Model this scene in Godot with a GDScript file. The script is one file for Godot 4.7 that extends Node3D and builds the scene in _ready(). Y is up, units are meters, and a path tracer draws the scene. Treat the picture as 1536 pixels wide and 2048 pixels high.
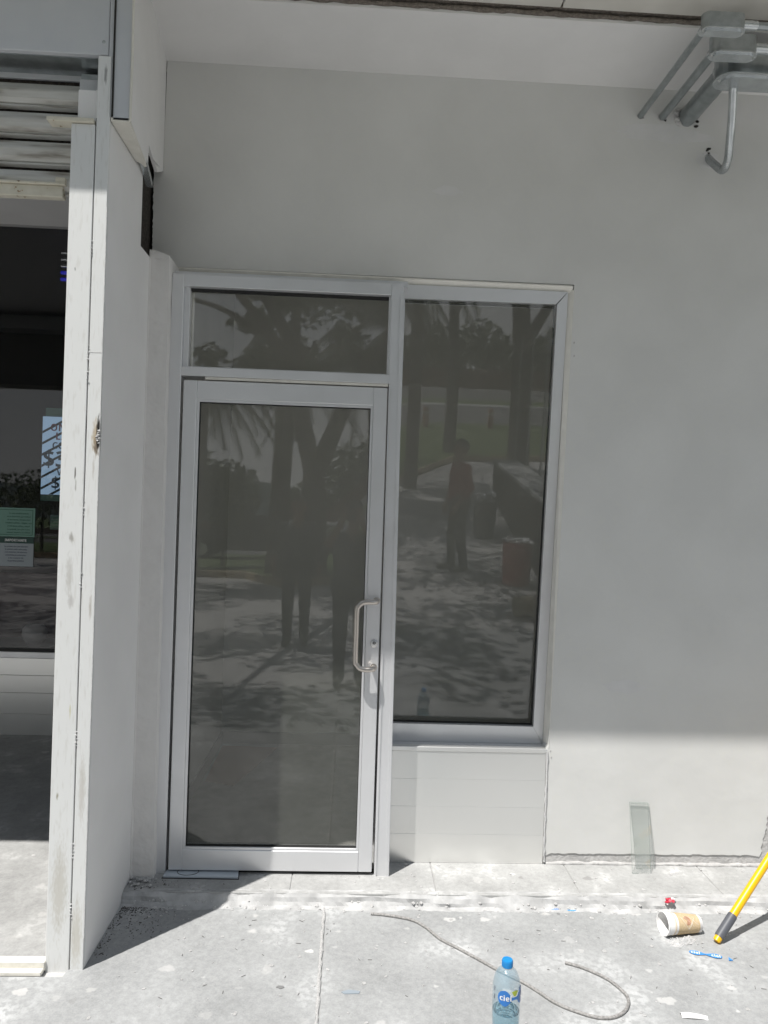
extends Node3D

var M := {}
var rng := RandomNumberGenerator.new()

# ---------------------------------------------------------------- mesh builder
class G:
	var v := PackedVector3Array()
	var n := PackedVector3Array()
	var c := PackedColorArray()
	var uv := PackedVector2Array()
	var has_c := false
	var has_uv := false
	func tri(a: Vector3, b: Vector3, d: Vector3) -> void:      # counter-clockwise from outside
		var m := (b - a).cross(d - a).normalized()
		v.append(a); v.append(d); v.append(b)
		n.append(m); n.append(m); n.append(m)
	func quad(a: Vector3, b: Vector3, d: Vector3, e: Vector3) -> void:
		tri(a, b, d); tri(a, d, e)
	func tris(a: Vector3, b: Vector3, d: Vector3, na: Vector3, nb: Vector3, nd: Vector3) -> void:
		v.append(a); v.append(d); v.append(b)
		n.append(na); n.append(nd); n.append(nb)
	func quads(a: Vector3, b: Vector3, d: Vector3, e: Vector3, na: Vector3, nb: Vector3, nd: Vector3, ne: Vector3) -> void:
		tris(a, b, d, na, nb, nd); tris(a, d, e, na, nd, ne)
	func box(a: Vector3, b: Vector3, ch := 0.0) -> G:
		var lo := Vector3(minf(a.x, b.x), minf(a.y, b.y), minf(a.z, b.z))
		var hi := Vector3(maxf(a.x, b.x), maxf(a.y, b.y), maxf(a.z, b.z))
		var mid := (lo + hi) / 2.0
		var h := (hi - lo) / 2.0
		var k := minf(ch, minf(h.x, minf(h.y, h.z)) * 0.9)
		for ax in 3:
			for s in [-1.0, 1.0]:
				var p := []
				for q in [[-1, -1], [1, -1], [1, 1], [-1, 1]]:
					var w := Vector3()
					w[ax] = s * h[ax]
					w[(ax + 1) % 3] = q[0] * (h[(ax + 1) % 3] - k)
					w[(ax + 2) % 3] = q[1] * (h[(ax + 2) % 3] - k)
					p.append(mid + w)
				if s > 0: quad(p[0], p[1], p[2], p[3])
				else: quad(p[0], p[3], p[2], p[1])
		if k > 0.0:
			for ax in 3:
				for s in [-1.0, 1.0]:
					for t in [-1.0, 1.0]:
						var p := []
						for q in [[0, -1], [0, 1], [1, 1], [1, -1]]:
							var w := Vector3()
							w[ax] = q[1] * (h[ax] - k)
							w[(ax + 1) % 3] = s * (h[(ax + 1) % 3] - (k if q[0] == 1 else 0.0))
							w[(ax + 2) % 3] = t * (h[(ax + 2) % 3] - (0.0 if q[0] == 1 else k))
							p.append(mid + w)
						if s * t < 0: quad(p[0], p[1], p[2], p[3])
						else: quad(p[0], p[3], p[2], p[1])
			for s in [-1.0, 1.0]:
				for t in [-1.0, 1.0]:
					for u in [-1.0, 1.0]:
						var a1 := mid + Vector3(s * h.x, t * (h.y - k), u * (h.z - k))
						var a2 := mid + Vector3(s * (h.x - k), t * h.y, u * (h.z - k))
						var a3 := mid + Vector3(s * (h.x - k), t * (h.y - k), u * h.z)
						if s * t * u > 0: tri(a1, a2, a3)
						else: tri(a1, a3, a2)
		return self
	# polygon in the x-y plane drawn out from z0 (back) to z1 (front)
	func prism(poly: PackedVector2Array, z0: float, z1: float) -> G:
		if Geometry2D.is_polygon_clockwise(poly): poly.reverse()
		var idx := Geometry2D.triangulate_polygon(poly)
		for i in range(0, idx.size(), 3):
			var a := poly[idx[i]]; var b := poly[idx[i + 1]]; var d := poly[idx[i + 2]]
			if (b - a).cross(d - a) < 0.0:
				var q := b; b = d; d = q
			tri(Vector3(a.x, a.y, z1), Vector3(b.x, b.y, z1), Vector3(d.x, d.y, z1))
			tri(Vector3(a.x, a.y, z0), Vector3(d.x, d.y, z0), Vector3(b.x, b.y, z0))
		for i in poly.size():
			var a := poly[i]; var b := poly[(i + 1) % poly.size()]
			quad(Vector3(a.x, a.y, z1), Vector3(a.x, a.y, z0), Vector3(b.x, b.y, z0), Vector3(b.x, b.y, z1))
		return self
	# polygon drawn out along any axis frame: o + x*ax + y*ay, thickness along az
	func prism_at(poly: PackedVector2Array, t: Transform3D, z0: float, z1: float) -> G:
		var at := v.size()
		prism(poly, z0, z1)
		for i in range(at, v.size()):
			v[i] = t * v[i]; n[i] = (t.basis * n[i]).normalized()
		return self
	func moved(t: Transform3D, at := 0) -> G:
		for i in range(at, v.size()):
			v[i] = t * v[i]; n[i] = (t.basis * n[i]).normalized()
		return self
	func tube(path: PackedVector3Array, radii, sides := 10, caps := true) -> G:
		var rings := []
		var norms := []
		var up := Vector3.UP
		var d0 := (path[1] - path[0]).normalized()
		if absf(d0.dot(up)) > 0.9: up = Vector3.RIGHT
		var right := d0.cross(up).normalized()
		for i in path.size():
			var d: Vector3
			if i == 0: d = path[1] - path[0]
			elif i == path.size() - 1: d = path[i] - path[i - 1]
			else: d = (path[i + 1] - path[i]).normalized() + (path[i] - path[i - 1]).normalized()
			d = d.normalized()
			right = (right - d * right.dot(d)).normalized()
			var fw := right.cross(d).normalized()
			var r: float = radii if radii is float else radii[i]
			var ring := []; var nr := []
			for s in sides:
				var a := TAU * s / sides
				var o := right * cos(a) - fw * sin(a)
				ring.append(path[i] + o * r); nr.append(o)
			rings.append(ring); norms.append(nr)
		for i in path.size() - 1:
			for s in sides:
				var t := (s + 1) % sides
				quads(rings[i][s], rings[i][t], rings[i + 1][t], rings[i + 1][s], norms[i][s], norms[i][t], norms[i + 1][t], norms[i + 1][s])
		if caps:
			for s in sides:
				var t := (s + 1) % sides
				tri(path[0], rings[0][t], rings[0][s])
				var e := path.size() - 1
				tri(path[e], rings[e][s], rings[e][t])
		return self
	# profile of (radius, height) pairs from bottom to top, outside on the right
	func lathe(prof: PackedVector2Array, seg := 32, smooth := true) -> G:
		for i in prof.size() - 1:
			var p := prof[i]; var q := prof[i + 1]
			var t := (q - p)
			var nn := Vector2(t.y, -t.x).normalized()
			var n0 := nn; var n1 := nn
			if smooth and i > 0:
				var tp := p - prof[i - 1]
				var np := Vector2(tp.y, -tp.x).normalized()
				if np.dot(nn) > 0.5: n0 = (np + nn).normalized()
			if smooth and i < prof.size() - 2:
				var tn := prof[i + 2] - q
				var nx := Vector2(tn.y, -tn.x).normalized()
				if nx.dot(nn) > 0.5: n1 = (nx + nn).normalized()
			for s in seg:
				var a := TAU * s / seg; var b := TAU * (s + 1) / seg
				var ca := Vector3(cos(a), 0, -sin(a)); var cb := Vector3(cos(b), 0, -sin(b))
				quads(ca * p.x + Vector3.UP * p.y, cb * p.x + Vector3.UP * p.y, cb * q.x + Vector3.UP * q.y, ca * q.x + Vector3.UP * q.y,
					ca * n0.x + Vector3.UP * n0.y, cb * n0.x + Vector3.UP * n0.y, cb * n1.x + Vector3.UP * n1.y, ca * n1.x + Vector3.UP * n1.y)
		return self
	func tint(col: Color) -> void:
		has_c = true
		while c.size() < v.size(): c.append(col)
	func mesh() -> ArrayMesh:
		var a := []
		a.resize(Mesh.ARRAY_MAX)
		a[Mesh.ARRAY_VERTEX] = v
		a[Mesh.ARRAY_NORMAL] = n
		if has_c: a[Mesh.ARRAY_COLOR] = c
		if has_uv: a[Mesh.ARRAY_TEX_UV] = uv
		var m := ArrayMesh.new()
		m.add_surface_from_arrays(Mesh.PRIMITIVE_TRIANGLES, a)
		return m

# ---------------------------------------------------------------- nodes
func tag(o: Node, label: String, category: String, group := "") -> Node:
	o.set_meta("label", label); o.set_meta("category", category)
	if group != "": o.set_meta("group", group)
	return o
func thing(called: String, label: String, category: String, at := Vector3.ZERO, group := "") -> Node3D:
	var o := Node3D.new(); o.name = numbered(called, self); add_child(o, true); o.position = at
	tag(o, label, category, group)
	return o
func numbered(called: String, parent: Node) -> String:
	if not parent.has_node(NodePath(called)): return called
	var i := 1
	while parent.has_node(NodePath("%s_%03d" % [called, i])): i += 1
	return "%s_%03d" % [called, i]
func put(called: String, g, m: Material, parent: Node = self) -> MeshInstance3D:
	var o := MeshInstance3D.new()
	o.name = numbered(called, parent)
	o.mesh = g.mesh() if g is G else g
	o.material_override = m
	parent.add_child(o, true)
	return o
func one(called: String, g, m: Material, label: String, category: String, group := "") -> MeshInstance3D:
	var o := put(called, g, m)
	tag(o, label, category, group)
	return o
func structure(called: String, g, m: Material, parent: Node = self) -> MeshInstance3D:
	var o := put(called, g, m, parent)
	o.set_meta("kind", "structure")
	return o
func bx(x0, y0, z0, x1, y1, z1, ch := 0.0) -> G:
	return G.new().box(Vector3(x0, y0, z0), Vector3(x1, y1, z1), ch)
func P2(a: Array) -> PackedVector2Array:
	var p := PackedVector2Array()
	for i in range(0, a.size(), 2): p.append(Vector2(a[i], a[i + 1]))
	return p
func P3(a: Array) -> PackedVector3Array:
	var p := PackedVector3Array()
	for i in range(0, a.size(), 3): p.append(Vector3(a[i], a[i + 1], a[i + 2]))
	return p
func smooth_path(p: PackedVector3Array, each := 0.02) -> PackedVector3Array:
	var cv := Curve3D.new()
	for i in p.size():
		var t := (p[mini(i + 1, p.size() - 1)] - p[maxi(i - 1, 0)]) / 6.0
		cv.add_point(p[i], -t, t)
	cv.bake_interval = each
	return cv.get_baked_points()
func text(s: String, height: float, bold := false, fontname := "Droid Sans", depth := 0.0006) -> TextMesh:
	var f := SystemFont.new(); f.font_names = PackedStringArray([fontname]); f.font_weight = 700 if bold else 400
	var t := TextMesh.new(); t.text = s; t.font = f; t.font_size = 32; t.pixel_size = height / 23.0; t.depth = depth; t.curve_step = 3.0
	return t
func write(called: String, s: String, h: float, at: Vector3, m: Material, parent: Node, bold := false, basis := Basis()) -> void:
	var o := put(called, text(s, h, bold), m, parent)
	o.transform = Transform3D(basis, at)

# ---------------------------------------------------------------- materials
func lin(r: float, g: float, b: float, a := 1.0) -> Color:
	var k := Color(r, g, b).linear_to_srgb(); k.a = a
	return k
func mat(col: Color, rough := 0.7, metal := 0.0) -> StandardMaterial3D:
	var m := StandardMaterial3D.new()
	m.albedo_color = col; m.roughness = rough; m.metallic = metal
	if col.a < 1.0: m.transparency = BaseMaterial3D.TRANSPARENCY_ALPHA
	return m
func ntex(freq: float, octaves: int, ramp: Array, size := 512, seed_ := 1, normal := false) -> NoiseTexture2D:
	var f := FastNoiseLite.new(); f.noise_type = FastNoiseLite.TYPE_SIMPLEX_SMOOTH; f.frequency = freq; f.fractal_octaves = octaves; f.seed = seed_
	var t := NoiseTexture2D.new(); t.width = size; t.height = size; t.seamless = true; t.noise = f; t.as_normal_map = normal
	if ramp.size():
		var gr := Gradient.new()
		gr.offsets = PackedFloat32Array(ramp.map(func(x): return x[0])); gr.colors = PackedColorArray(ramp.map(func(x): return x[1]))
		t.color_ramp = gr
	return t
func tri_map(m: StandardMaterial3D, scale: float, world := true) -> StandardMaterial3D:
	m.uv1_triplanar = true; m.uv1_world_triplanar = world; m.uv1_scale = Vector3.ONE * scale; m.uv1_triplanar_sharpness = 8.0
	return m
func noisy(a: Color, b: Color, rough: float, scale: float, freq := 0.02, oct := 5, bump := 0.0, seed_ := 1, metal := 0.0, world := true) -> StandardMaterial3D:
	var m := mat(Color.WHITE, rough, metal)
	m.albedo_texture = ntex(freq, oct, [[0.25, a], [0.75, b]], 512, seed_)
	if bump > 0.0:
		m.heightmap_enabled = true; m.heightmap_scale = bump; m.heightmap_texture = ntex(freq * 3.0, 4, [], 512, seed_ + 7)
	return tri_map(m, scale, world)

func grey(v: float, w := 0.0) -> Color:      # linear grey, w warms it
	return lin(v * (1.0 + w), v, v * (1.0 - w))

func concrete_image(size: int, base: float, spots: int, seed_: int, warm := 0.0) -> Image:
	var f := FastNoiseLite.new(); f.frequency = 0.012; f.fractal_octaves = 5; f.seed = seed_
	var big := f.get_seamless_image(512, 512).get_data()
	f.frequency = 0.06; f.seed = seed_ + 3; f.fractal_octaves = 4
	var fine := f.get_seamless_image(512, 512).get_data()
	var d := PackedByteArray(); d.resize(size * size * 3)
	var ratio := 512.0 / size
	var r := RandomNumberGenerator.new(); r.seed = seed_
	for y in size:
		var yb := int(y * ratio) * 512
		var yf := (y & 511) * 512
		for x in size:
			var b := big[yb + int(x * ratio)]
			var e := fine[yf + (x & 511)]
			var k := base + (b - 128) * 0.10 + (e - 128) * 0.06 + (fine[((y * 3) & 511) * 512 + ((x * 3) & 511)] - 128) * 0.05 + r.randf_range(-5.0, 5.0)
			if b > 150 and e > 120: k += (b - 150) * 0.25
			var i := (y * size + x) * 3
			d[i] = clampi(int(k + warm), 0, 255); d[i + 1] = clampi(int(k), 0, 255); d[i + 2] = clampi(int(k - warm * 1.4 - 1.0), 0, 255)
	for s in spots:
		var cx := r.randi_range(0, size - 1); var cy := r.randi_range(0, size - 1)
		var rad := pow(r.randf(), 3.0) * 13.0 + 1.2
		var dark := r.randf() < 0.07
		var val := r.randf_range(190, 222) if not dark else r.randf_range(115, 140)
		var sx := r.randf_range(0.6, 1.7); var ph := r.randf() * TAU; var soft := 0.08 + 0.6 * pow(r.randf(), 1.8)
		var R := int(rad * 2.0) + 1; var hard := r.randf_range(1.5, 6.0)
		for yy in range(-R, R + 1):
			for xx in range(-R, R + 1):
				var an := atan2(yy, xx)
				var q := sqrt(xx * xx / sx + yy * yy * sx) / (rad * (1.0 + 0.16 * sin(an * 3.0 + ph) + 0.08 * sin(an * 7.0 + ph * 2.0)))
				if q < 1.0:
					var t := soft * clampf((1.0 - q) * hard, 0.0, 1.0)
					var i := (posmod(cy + yy, size) * size + posmod(cx + xx, size)) * 3
					for ch in 3: d[i + ch] = int(lerpf(d[i + ch], val - ch * 1.5, t))
	return Image.create_from_data(size, size, false, Image.FORMAT_RGB8, d)

# smears, soot and finger marks on a strip of painted metal: list of [x, y, rx, ry, strength, colour]
func stained_strip(w: int, h: int, col: Color, marks: Array, seed_: int) -> Image:
	var im := Image.create(w, h, false, Image.FORMAT_RGB8)
	im.fill(col)
	var f := FastNoiseLite.new(); f.frequency = 0.035; f.fractal_octaves = 4; f.seed = seed_
	for y in h:
		for x in w:
			var q := f.get_noise_2d(x, y * 0.6)
			if q > 0.22:
				var k := im.get_pixel(x, y)
				im.set_pixel(x, y, k.lerp(Color(0.62, 0.6, 0.55), (q - 0.22) * 0.35))
	for m in marks:
		var cx := int(m[0] * w); var cy := int((1.0 - m[1]) * h)
		for yy in range(maxi(0, cy - m[3] * 2), mini(h, cy + m[3] * 2)):
			for xx in range(maxi(0, cx - m[2] * 2), mini(w, cx + m[2] * 2)):
				var q := Vector2((xx - cx) / float(m[2]), (yy - cy) / float(m[3])).length() + f.get_noise_2d(xx * 2.0, yy * 2.0) * 0.45
				if q < 1.0:
					var k := im.get_pixel(xx, yy)
					im.set_pixel(xx, yy, k.lerp(m[5], m[4] * clampf((1.0 - q) * 1.6, 0.0, 1.0)))
	return im

func make_materials() -> void:
	M.wall = noisy(lin(0.627, 0.627, 0.612), lin(0.667, 0.667, 0.652), 0.85, 0.34, 0.009, 7, 0.16, 3)
	M.trim_paint = noisy(lin(0.66, 0.64, 0.58), lin(0.72, 0.70, 0.64), 0.8, 1.1, 0.02, 4, 0.15, 5)
	M.reveal = noisy(lin(0.78, 0.76, 0.71), lin(0.83, 0.81, 0.76), 0.85, 1.1, 0.02, 4, 0.1, 6)
	M.soffit = noisy(grey(0.72, 0.01), grey(0.75, 0.01), 0.9, 0.4, 0.012, 4, 0.03, 9)
	M.pier = noisy(grey(0.745, 0.006), grey(0.775, 0.006), 0.6, 0.4, 0.012, 5, 0.04, 12)
	M.jamb = noisy(lin(0.685, 0.67, 0.655), lin(0.715, 0.70, 0.685), 0.9, 0.6, 0.02, 4, 0.3, 14)
	M.alu = mat(lin(0.73, 0.735, 0.75), 0.38, 0.5)
	tri_map(M.alu, 1.3); M.alu.roughness_texture = ntex(0.01, 5, [[0.2, Color(0.75, 0.75, 0.75)], [0.8, Color.WHITE]], 512, 22)
	M.alu_panel = mat(lin(0.80, 0.80, 0.785), 0.30, 0.8)
	M.steel = mat(lin(0.56, 0.52, 0.48), 0.3, 1.0)
	M.lock = mat(lin(0.62, 0.62, 0.62), 0.35, 0.8)
	M.galv = noisy(lin(0.34, 0.37, 0.375), lin(0.42, 0.45, 0.46), 0.30, 1.6, 0.02, 4, 0.02, 31, 0.85)
	M.galv_light = noisy(lin(0.56, 0.59, 0.60), lin(0.64, 0.67, 0.68), 0.25, 1.6, 0.02, 4, 0.02, 33, 0.8)
	M.gasket = mat(grey(0.015), 0.6)
	M.dark = mat(grey(0.02, 0.1), 0.95)
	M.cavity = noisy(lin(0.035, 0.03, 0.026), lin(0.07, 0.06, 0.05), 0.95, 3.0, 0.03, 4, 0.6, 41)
	M.cement = noisy(grey(0.43, 0.015), grey(0.50, 0.015), 0.95, 1.5, 0.02, 5, 0.25, 43)
	M.plaster_lump = noisy(grey(0.6, 0.01), grey(0.75, 0.01), 0.95, 6.0, 0.04, 4, 0.5, 45)
	M.caulk = noisy(grey(0.68), grey(0.78), 0.85, 5.0, 0.05, 4, 0.5, 47)
	M.brown_gap = noisy(lin(0.16, 0.14, 0.12), lin(0.24, 0.21, 0.18), 0.95, 4.0, 0.03, 5, 0.5, 49)
	M.pvc = noisy(lin(0.60, 0.58, 0.53), lin(0.66, 0.64, 0.59), 0.5, 0.8, 0.01, 3, 0.0, 51)
	M.shutter = mat(Color.WHITE, 0.6, 0.15)
	M.shutter.albedo_texture = ntex(0.02, 5, [[0.08, lin(0.24, 0.22, 0.19)], [0.38, lin(0.50, 0.49, 0.46)], [0.8, lin(0.60, 0.60, 0.58)]], 512, 53)
	tri_map(M.shutter, 1.6); M.shutter.uv1_scale = Vector3(0.3, 2.2, 2.2)
	M.cream_metal = mat(Color.WHITE, 0.6)
	M.cream_metal.albedo_texture = ntex(0.018, 4, [[0.13, lin(0.10, 0.07, 0.05)], [0.155, lin(0.36, 0.24, 0.14)], [0.19, lin(0.56, 0.53, 0.44)], [0.8, lin(0.64, 0.61, 0.52)]], 512, 55)
	tri_map(M.cream_metal, 1.7)
	M.strip_paint = noisy(lin(0.54, 0.56, 0.59), lin(0.57, 0.585, 0.61), 0.5, 0.5, 0.02, 4, 0.0, 57, 0.15)
	M.glass = mat(lin(0.38, 0.40, 0.34, 0.068), 0.02)
	M.glass.metallic_specular = 0.66
	M.shop_glass = mat(lin(0.05, 0.05, 0.05, 0.08), 0.02)
	M.shop_glass.metallic_specular = 0.42
	M.clear_glass = mat(lin(0.52, 0.60, 0.56, 0.07), 0.03)
	M.glass_edge = mat(lin(0.14, 0.22, 0.19, 0.55), 0.2)
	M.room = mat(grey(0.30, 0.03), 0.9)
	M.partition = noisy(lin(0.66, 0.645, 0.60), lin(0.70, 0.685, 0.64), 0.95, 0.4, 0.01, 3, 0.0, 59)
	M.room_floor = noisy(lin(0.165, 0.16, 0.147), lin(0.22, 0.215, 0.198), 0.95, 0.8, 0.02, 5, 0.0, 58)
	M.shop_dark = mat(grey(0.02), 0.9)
	# concrete
	M.concrete = mat(Color.WHITE, 0.88)
	M.concrete.albedo_texture = ImageTexture.create_from_image(concrete_image(1536, 158.0, 800, 5, -1.0))
	M.concrete.heightmap_enabled = true; M.concrete.heightmap_scale = 0.12; M.concrete.heightmap_texture = ntex(0.08, 5, [], 512, 61)
	tri_map(M.concrete, 1.0 / 3.1); M.concrete.uv1_offset = Vector3(0.37, 0, 0.21)
	M.step_tile = mat(Color.WHITE, 0.8)
	M.step_tile.albedo_texture = ImageTexture.create_from_image(concrete_image(768, 165.0, 240, 17, 0.0))
	M.step_tile.heightmap_enabled = true; M.step_tile.heightmap_scale = 0.1; M.step_tile.heightmap_texture = ntex(0.06, 5, [], 512, 63)
	tri_map(M.step_tile, 1.0 / 1.5)
	M.nosing = noisy(grey(0.36, 0.0), grey(0.50, 0.0), 0.95, 0.9, 0.02, 6, 0.15, 65)
	M.shop_floor = mat(Color.WHITE, 0.75)
	M.shop_floor.albedo_texture = ImageTexture.create_from_image(concrete_image(512, 162.0, 120, 29))
	tri_map(M.shop_floor, 1.0 / 1.9)
	M.paving = noisy(grey(0.42, 0.02), grey(0.50, 0.02), 0.9, 0.3, 0.02, 5, 0.0, 71)
	M.asphalt = noisy(grey(0.10), grey(0.15), 0.9, 0.2, 0.03, 5, 0.2, 73)
	M.grass = noisy(lin(0.05, 0.085, 0.02), lin(0.11, 0.15, 0.045), 0.95, 0.35, 0.03, 5, 0.0, 75)
	M.kerb = noisy(lin(0.42, 0.33, 0.20), lin(0.55, 0.45, 0.30), 0.9, 1.2, 0.03, 4, 0.0, 77)
	M.bark = noisy(lin(0.05, 0.042, 0.033), lin(0.12, 0.10, 0.08), 0.95, 1.6, 0.03, 5, 1.5, 79)
	M.palm_bark = noisy(lin(0.09, 0.08, 0.065), lin(0.17, 0.15, 0.12), 0.95, 2.5, 0.04, 4, 1.0, 81)
	M.leaf = mat(Color.WHITE, 0.55)
	M.leaf.vertex_color_use_as_albedo = true
	M.leaf.backlight_enabled = true; M.leaf.backlight = Color(0.35, 0.4, 0.2)
	M.hill = noisy(lin(0.10, 0.13, 0.14), lin(0.15, 0.18, 0.18), 1.0, 0.02, 0.02, 4, 0.0, 85)
	M.skin_cloth = mat(Color.WHITE, 0.85); M.skin_cloth.vertex_color_use_as_albedo = true
	M.brown_wall = noisy(lin(0.16, 0.09, 0.06), lin(0.24, 0.14, 0.10), 0.95, 0.4, 0.03, 4, 0.0, 87)
	M.white = mat(grey(0.78), 0.6)
	M.red_plastic = mat(lin(0.42, 0.05, 0.035), 0.4)
	M.orange = mat(lin(0.45, 0.18, 0.06), 0.7)
	M.black = mat(grey(0.02), 0.5)
	M.bag = mat(lin(0.35, 0.29, 0.20), 0.9)
	M.car = mat(lin(0.05, 0.055, 0.06), 0.2, 0.3)
	M.tyre = mat(grey(0.02), 0.9)
	M.ink = mat(lin(0.05, 0.055, 0.09), 0.8)
	M.ink_green = mat(lin(0.02, 0.09, 0.06), 0.8)

# ---------------------------------------------------------------- main
const SUN := Vector3(0.97, -2.84, -1.0)

func _ready() -> void:
	rng.seed = 11
	var cam := Camera3D.new(); cam.name = "camera"
	cam.keep_aspect = Camera3D.KEEP_HEIGHT
	cam.fov = 68.64; cam.near = 0.01; cam.far = 1500.0
	cam.transform = Transform3D(Basis(Vector3.UP, -0.0438258) * Basis(Vector3.RIGHT, -0.0038892) * Basis(Vector3(0, 0, 1), 0.0330343), Vector3(0.73305, 1.57582, 3.24273))
	add_child(cam); cam.current = true
	var env := Environment.new()
	env.background_mode = Environment.BG_SKY
	var sm := ProceduralSkyMaterial.new()
	sm.sky_top_color = Color(0.56, 0.61, 0.68); sm.sky_horizon_color = Color(0.87, 0.875, 0.87); sm.sky_curve = 0.25
	sm.ground_bottom_color = Color(0.30, 0.28, 0.25); sm.ground_horizon_color = Color(0.55, 0.56, 0.56)
	sm.sky_energy_multiplier = 1.0
	sm.sun_angle_max = 20.0
	var fl := FastNoiseLite.new(); fl.frequency = 0.006; fl.fractal_octaves = 5; fl.seed = 4
	var cov := NoiseTexture2D.new(); cov.width = 1024; cov.height = 512; cov.seamless = true; cov.noise = fl
	var gr := Gradient.new(); gr.offsets = PackedFloat32Array([0.45, 0.85]); gr.colors = PackedColorArray([Color(0.5, 0.5, 0.5, 0.0), Color(0.55, 0.55, 0.56, 0.55)])
	cov.color_ramp = gr
	sm.sky_cover = cov; sm.sky_cover_modulate = Color(1, 1, 1, 0.6)
	var sky := Sky.new(); sky.sky_material = sm
	env.sky = sky
	env.tonemap_mode = Environment.TONE_MAPPER_LINEAR
	env.tonemap_exposure = 1.18
	env.sdfgi_enabled = true; env.ssao_enabled = true; env.ssil_enabled = true
	var we := WorldEnvironment.new(); we.name = "world_environment"; we.environment = env; add_child(we)
	var sun := DirectionalLight3D.new(); sun.name = "sun"
	sun.light_energy = 1.6; sun.light_angular_distance = 0.55; sun.light_color = Color(1.0, 0.988, 0.968); sun.shadow_enabled = true
	sun.basis = Basis.looking_at(SUN.normalized(), Vector3.UP)
	add_child(sun)
	make_materials()
	build_ground()
	build_facade()
	build_door()
	build_window()
	build_pier_and_shop()
	build_conduits()
	build_floor_things()
	build_street()
	build_people()

# ---------------------------------------------------------------- ground near the shop
func build_ground() -> void:
	var walk := Node3D.new(); walk.name = "sidewalk"; walk.set_meta("kind", "structure"); add_child(walk)
	var xs := [-12.0, -8.0, -5.2, -2.6, 0.676, 3.3, 6.2, 9.0, 13.0]
	var zs := [0.166, 1.925, 3.45]
	for i in xs.size() - 1:
		for k in zs.size() - 1:
			var z0: float = zs[k]
			if k == 0 and xs[i] < -0.3: z0 = 0.64
			if xs[i] < -0.3 and xs[i + 1] > 0.0 and k == 0:
				put("paving_slab", G.new().prism_at(P2([-2.596, 0.64, -0.2, 0.64, -0.2, 0.166, 0.672, 0.166, 0.672, 1.92, -2.596, 1.92]), Transform3D(Basis(Vector3.RIGHT, Vector3(0, 0, 1), Vector3(0, -1, 0)), Vector3(0, -0.06, 0)), 0.0, 0.14), M.concrete, walk)
				continue
			put("paving_slab", bx(xs[i] + 0.004, -0.2, z0, xs[i + 1] - 0.004, -0.06, zs[k + 1] - 0.005, 0.006), M.concrete, walk)
	put("joint_bed", bx(-12, -0.25, 0.166, 13, -0.069, 3.45), M.cement, walk)
	# mortar squeezed up along the joint beside the door
	var g := G.new()
	var r := RandomNumberGenerator.new(); r.seed = 3
	var pth := PackedVector3Array(); var rad := []
	var z := 0.18
	while z < 1.9:
		pth.append(Vector3(0.676 + r.randf_range(-0.002, 0.002), -0.0625, z)); rad.append(r.randf_range(0.0045, 0.0085)); z += 0.022
	g.tube(pth, rad, 7)
	put("mortar_bead", g, M.plaster_lump, walk)
	var step := Node3D.new(); step.name = "entrance_step"; step.set_meta("kind", "structure"); add_child(step)
	var tx := [-0.145, 0.532, 1.142, 1.752, 2.37, 3.0, 3.7, 4.4, 5.2, 6.0]
	for i in tx.size() - 1:
		put("step_tile", bx(tx[i] + 0.001, -0.06, -0.3, tx[i + 1] - 0.001, -0.015, 0.150, 0.003), M.step_tile, step)
	put("tile_bed", bx(-0.145, -0.12, -0.3, 6.0, -0.02, 0.145), M.cement, step)
	# rough plaster dribbled along the foot of the step
	g = G.new()
	var fn := FastNoiseLite.new(); fn.frequency = 9.0; fn.fractal_octaves = 4; fn.seed = 12
	var prof := [[0.128, -0.0135], [0.146, -0.0165], [0.158, -0.028], [0.166, -0.043], [0.178, -0.054], [0.196, -0.0585], [0.212, -0.0625]]
	var at := func(x: float, k: int) -> Vector3:
		var a := fn.get_noise_2d(x, k * 0.05); var b := fn.get_noise_2d(x * 0.35 + 50.0, k * 0.02)
		var keep := 0.0 if k == 0 or k == 6 else 1.0
		return Vector3(x, prof[k][1] + a * 0.0042 * keep - 0.001 * absf(a), prof[k][0] + (b * 0.018 + a * 0.005) * (1.0 if k > 0 else 0.3))
	for i in 420:
		var x0 := -0.145 + i * 0.0146; var x1 := x0 + 0.0146
		for k in 6: g.quad(at.call(x0, k), at.call(x0, k + 1), at.call(x1, k + 1), at.call(x1, k))
	put("worn_nosing", g, M.nosing, step)
	g = G.new()
	for i in 300:
		var x0 := r.randf_range(-0.12, 3.0)
		blob(g, at.call(x0, 3 + i % 3) + Vector3(0, -0.001, 0.0), 0.0015 + pow(r.randf(), 3.0) * 0.008, r)
	var cr := put("plaster_crumbs", g, M.plaster_lump, step); cr.set_meta("kind", "stuff")
	# floor of the neighbouring shop's recess
	structure("recess_floor", bx(-6.0, -0.2, -2.0, -0.27, -0.04, 0.575), M.shop_floor)

func H(x: float, z: float) -> float:
	var a := smoothstep(-2.5, 3.6, x)
	var f := 0.0
	if z > 6.0: f = minf(z - 6.0, 10.3) * 0.075
	if z > 16.3: f += minf(z - 16.3, 26.0) * 0.112
	var low := -0.06 - maxf(0.0, z - 12.0) * 0.022
	return low * (1.0 - a) + a * (-0.06 + f)
func K(x: float) -> float:
	var p := [[-40.0, 15.0], [-3.0, 14.2], [-1.6, 13.4], [-0.6, 10.8], [0.6, 11.0], [3.4, 16.3], [12.0, 18.0], [60.0, 18.0]]
	for i in p.size() - 1:
		if x <= p[i + 1][0]: return lerpf(p[i][1], p[i + 1][1], clampf((x - p[i][0]) / (p[i + 1][0] - p[i][0]), 0, 1))
	return 18.0

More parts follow.
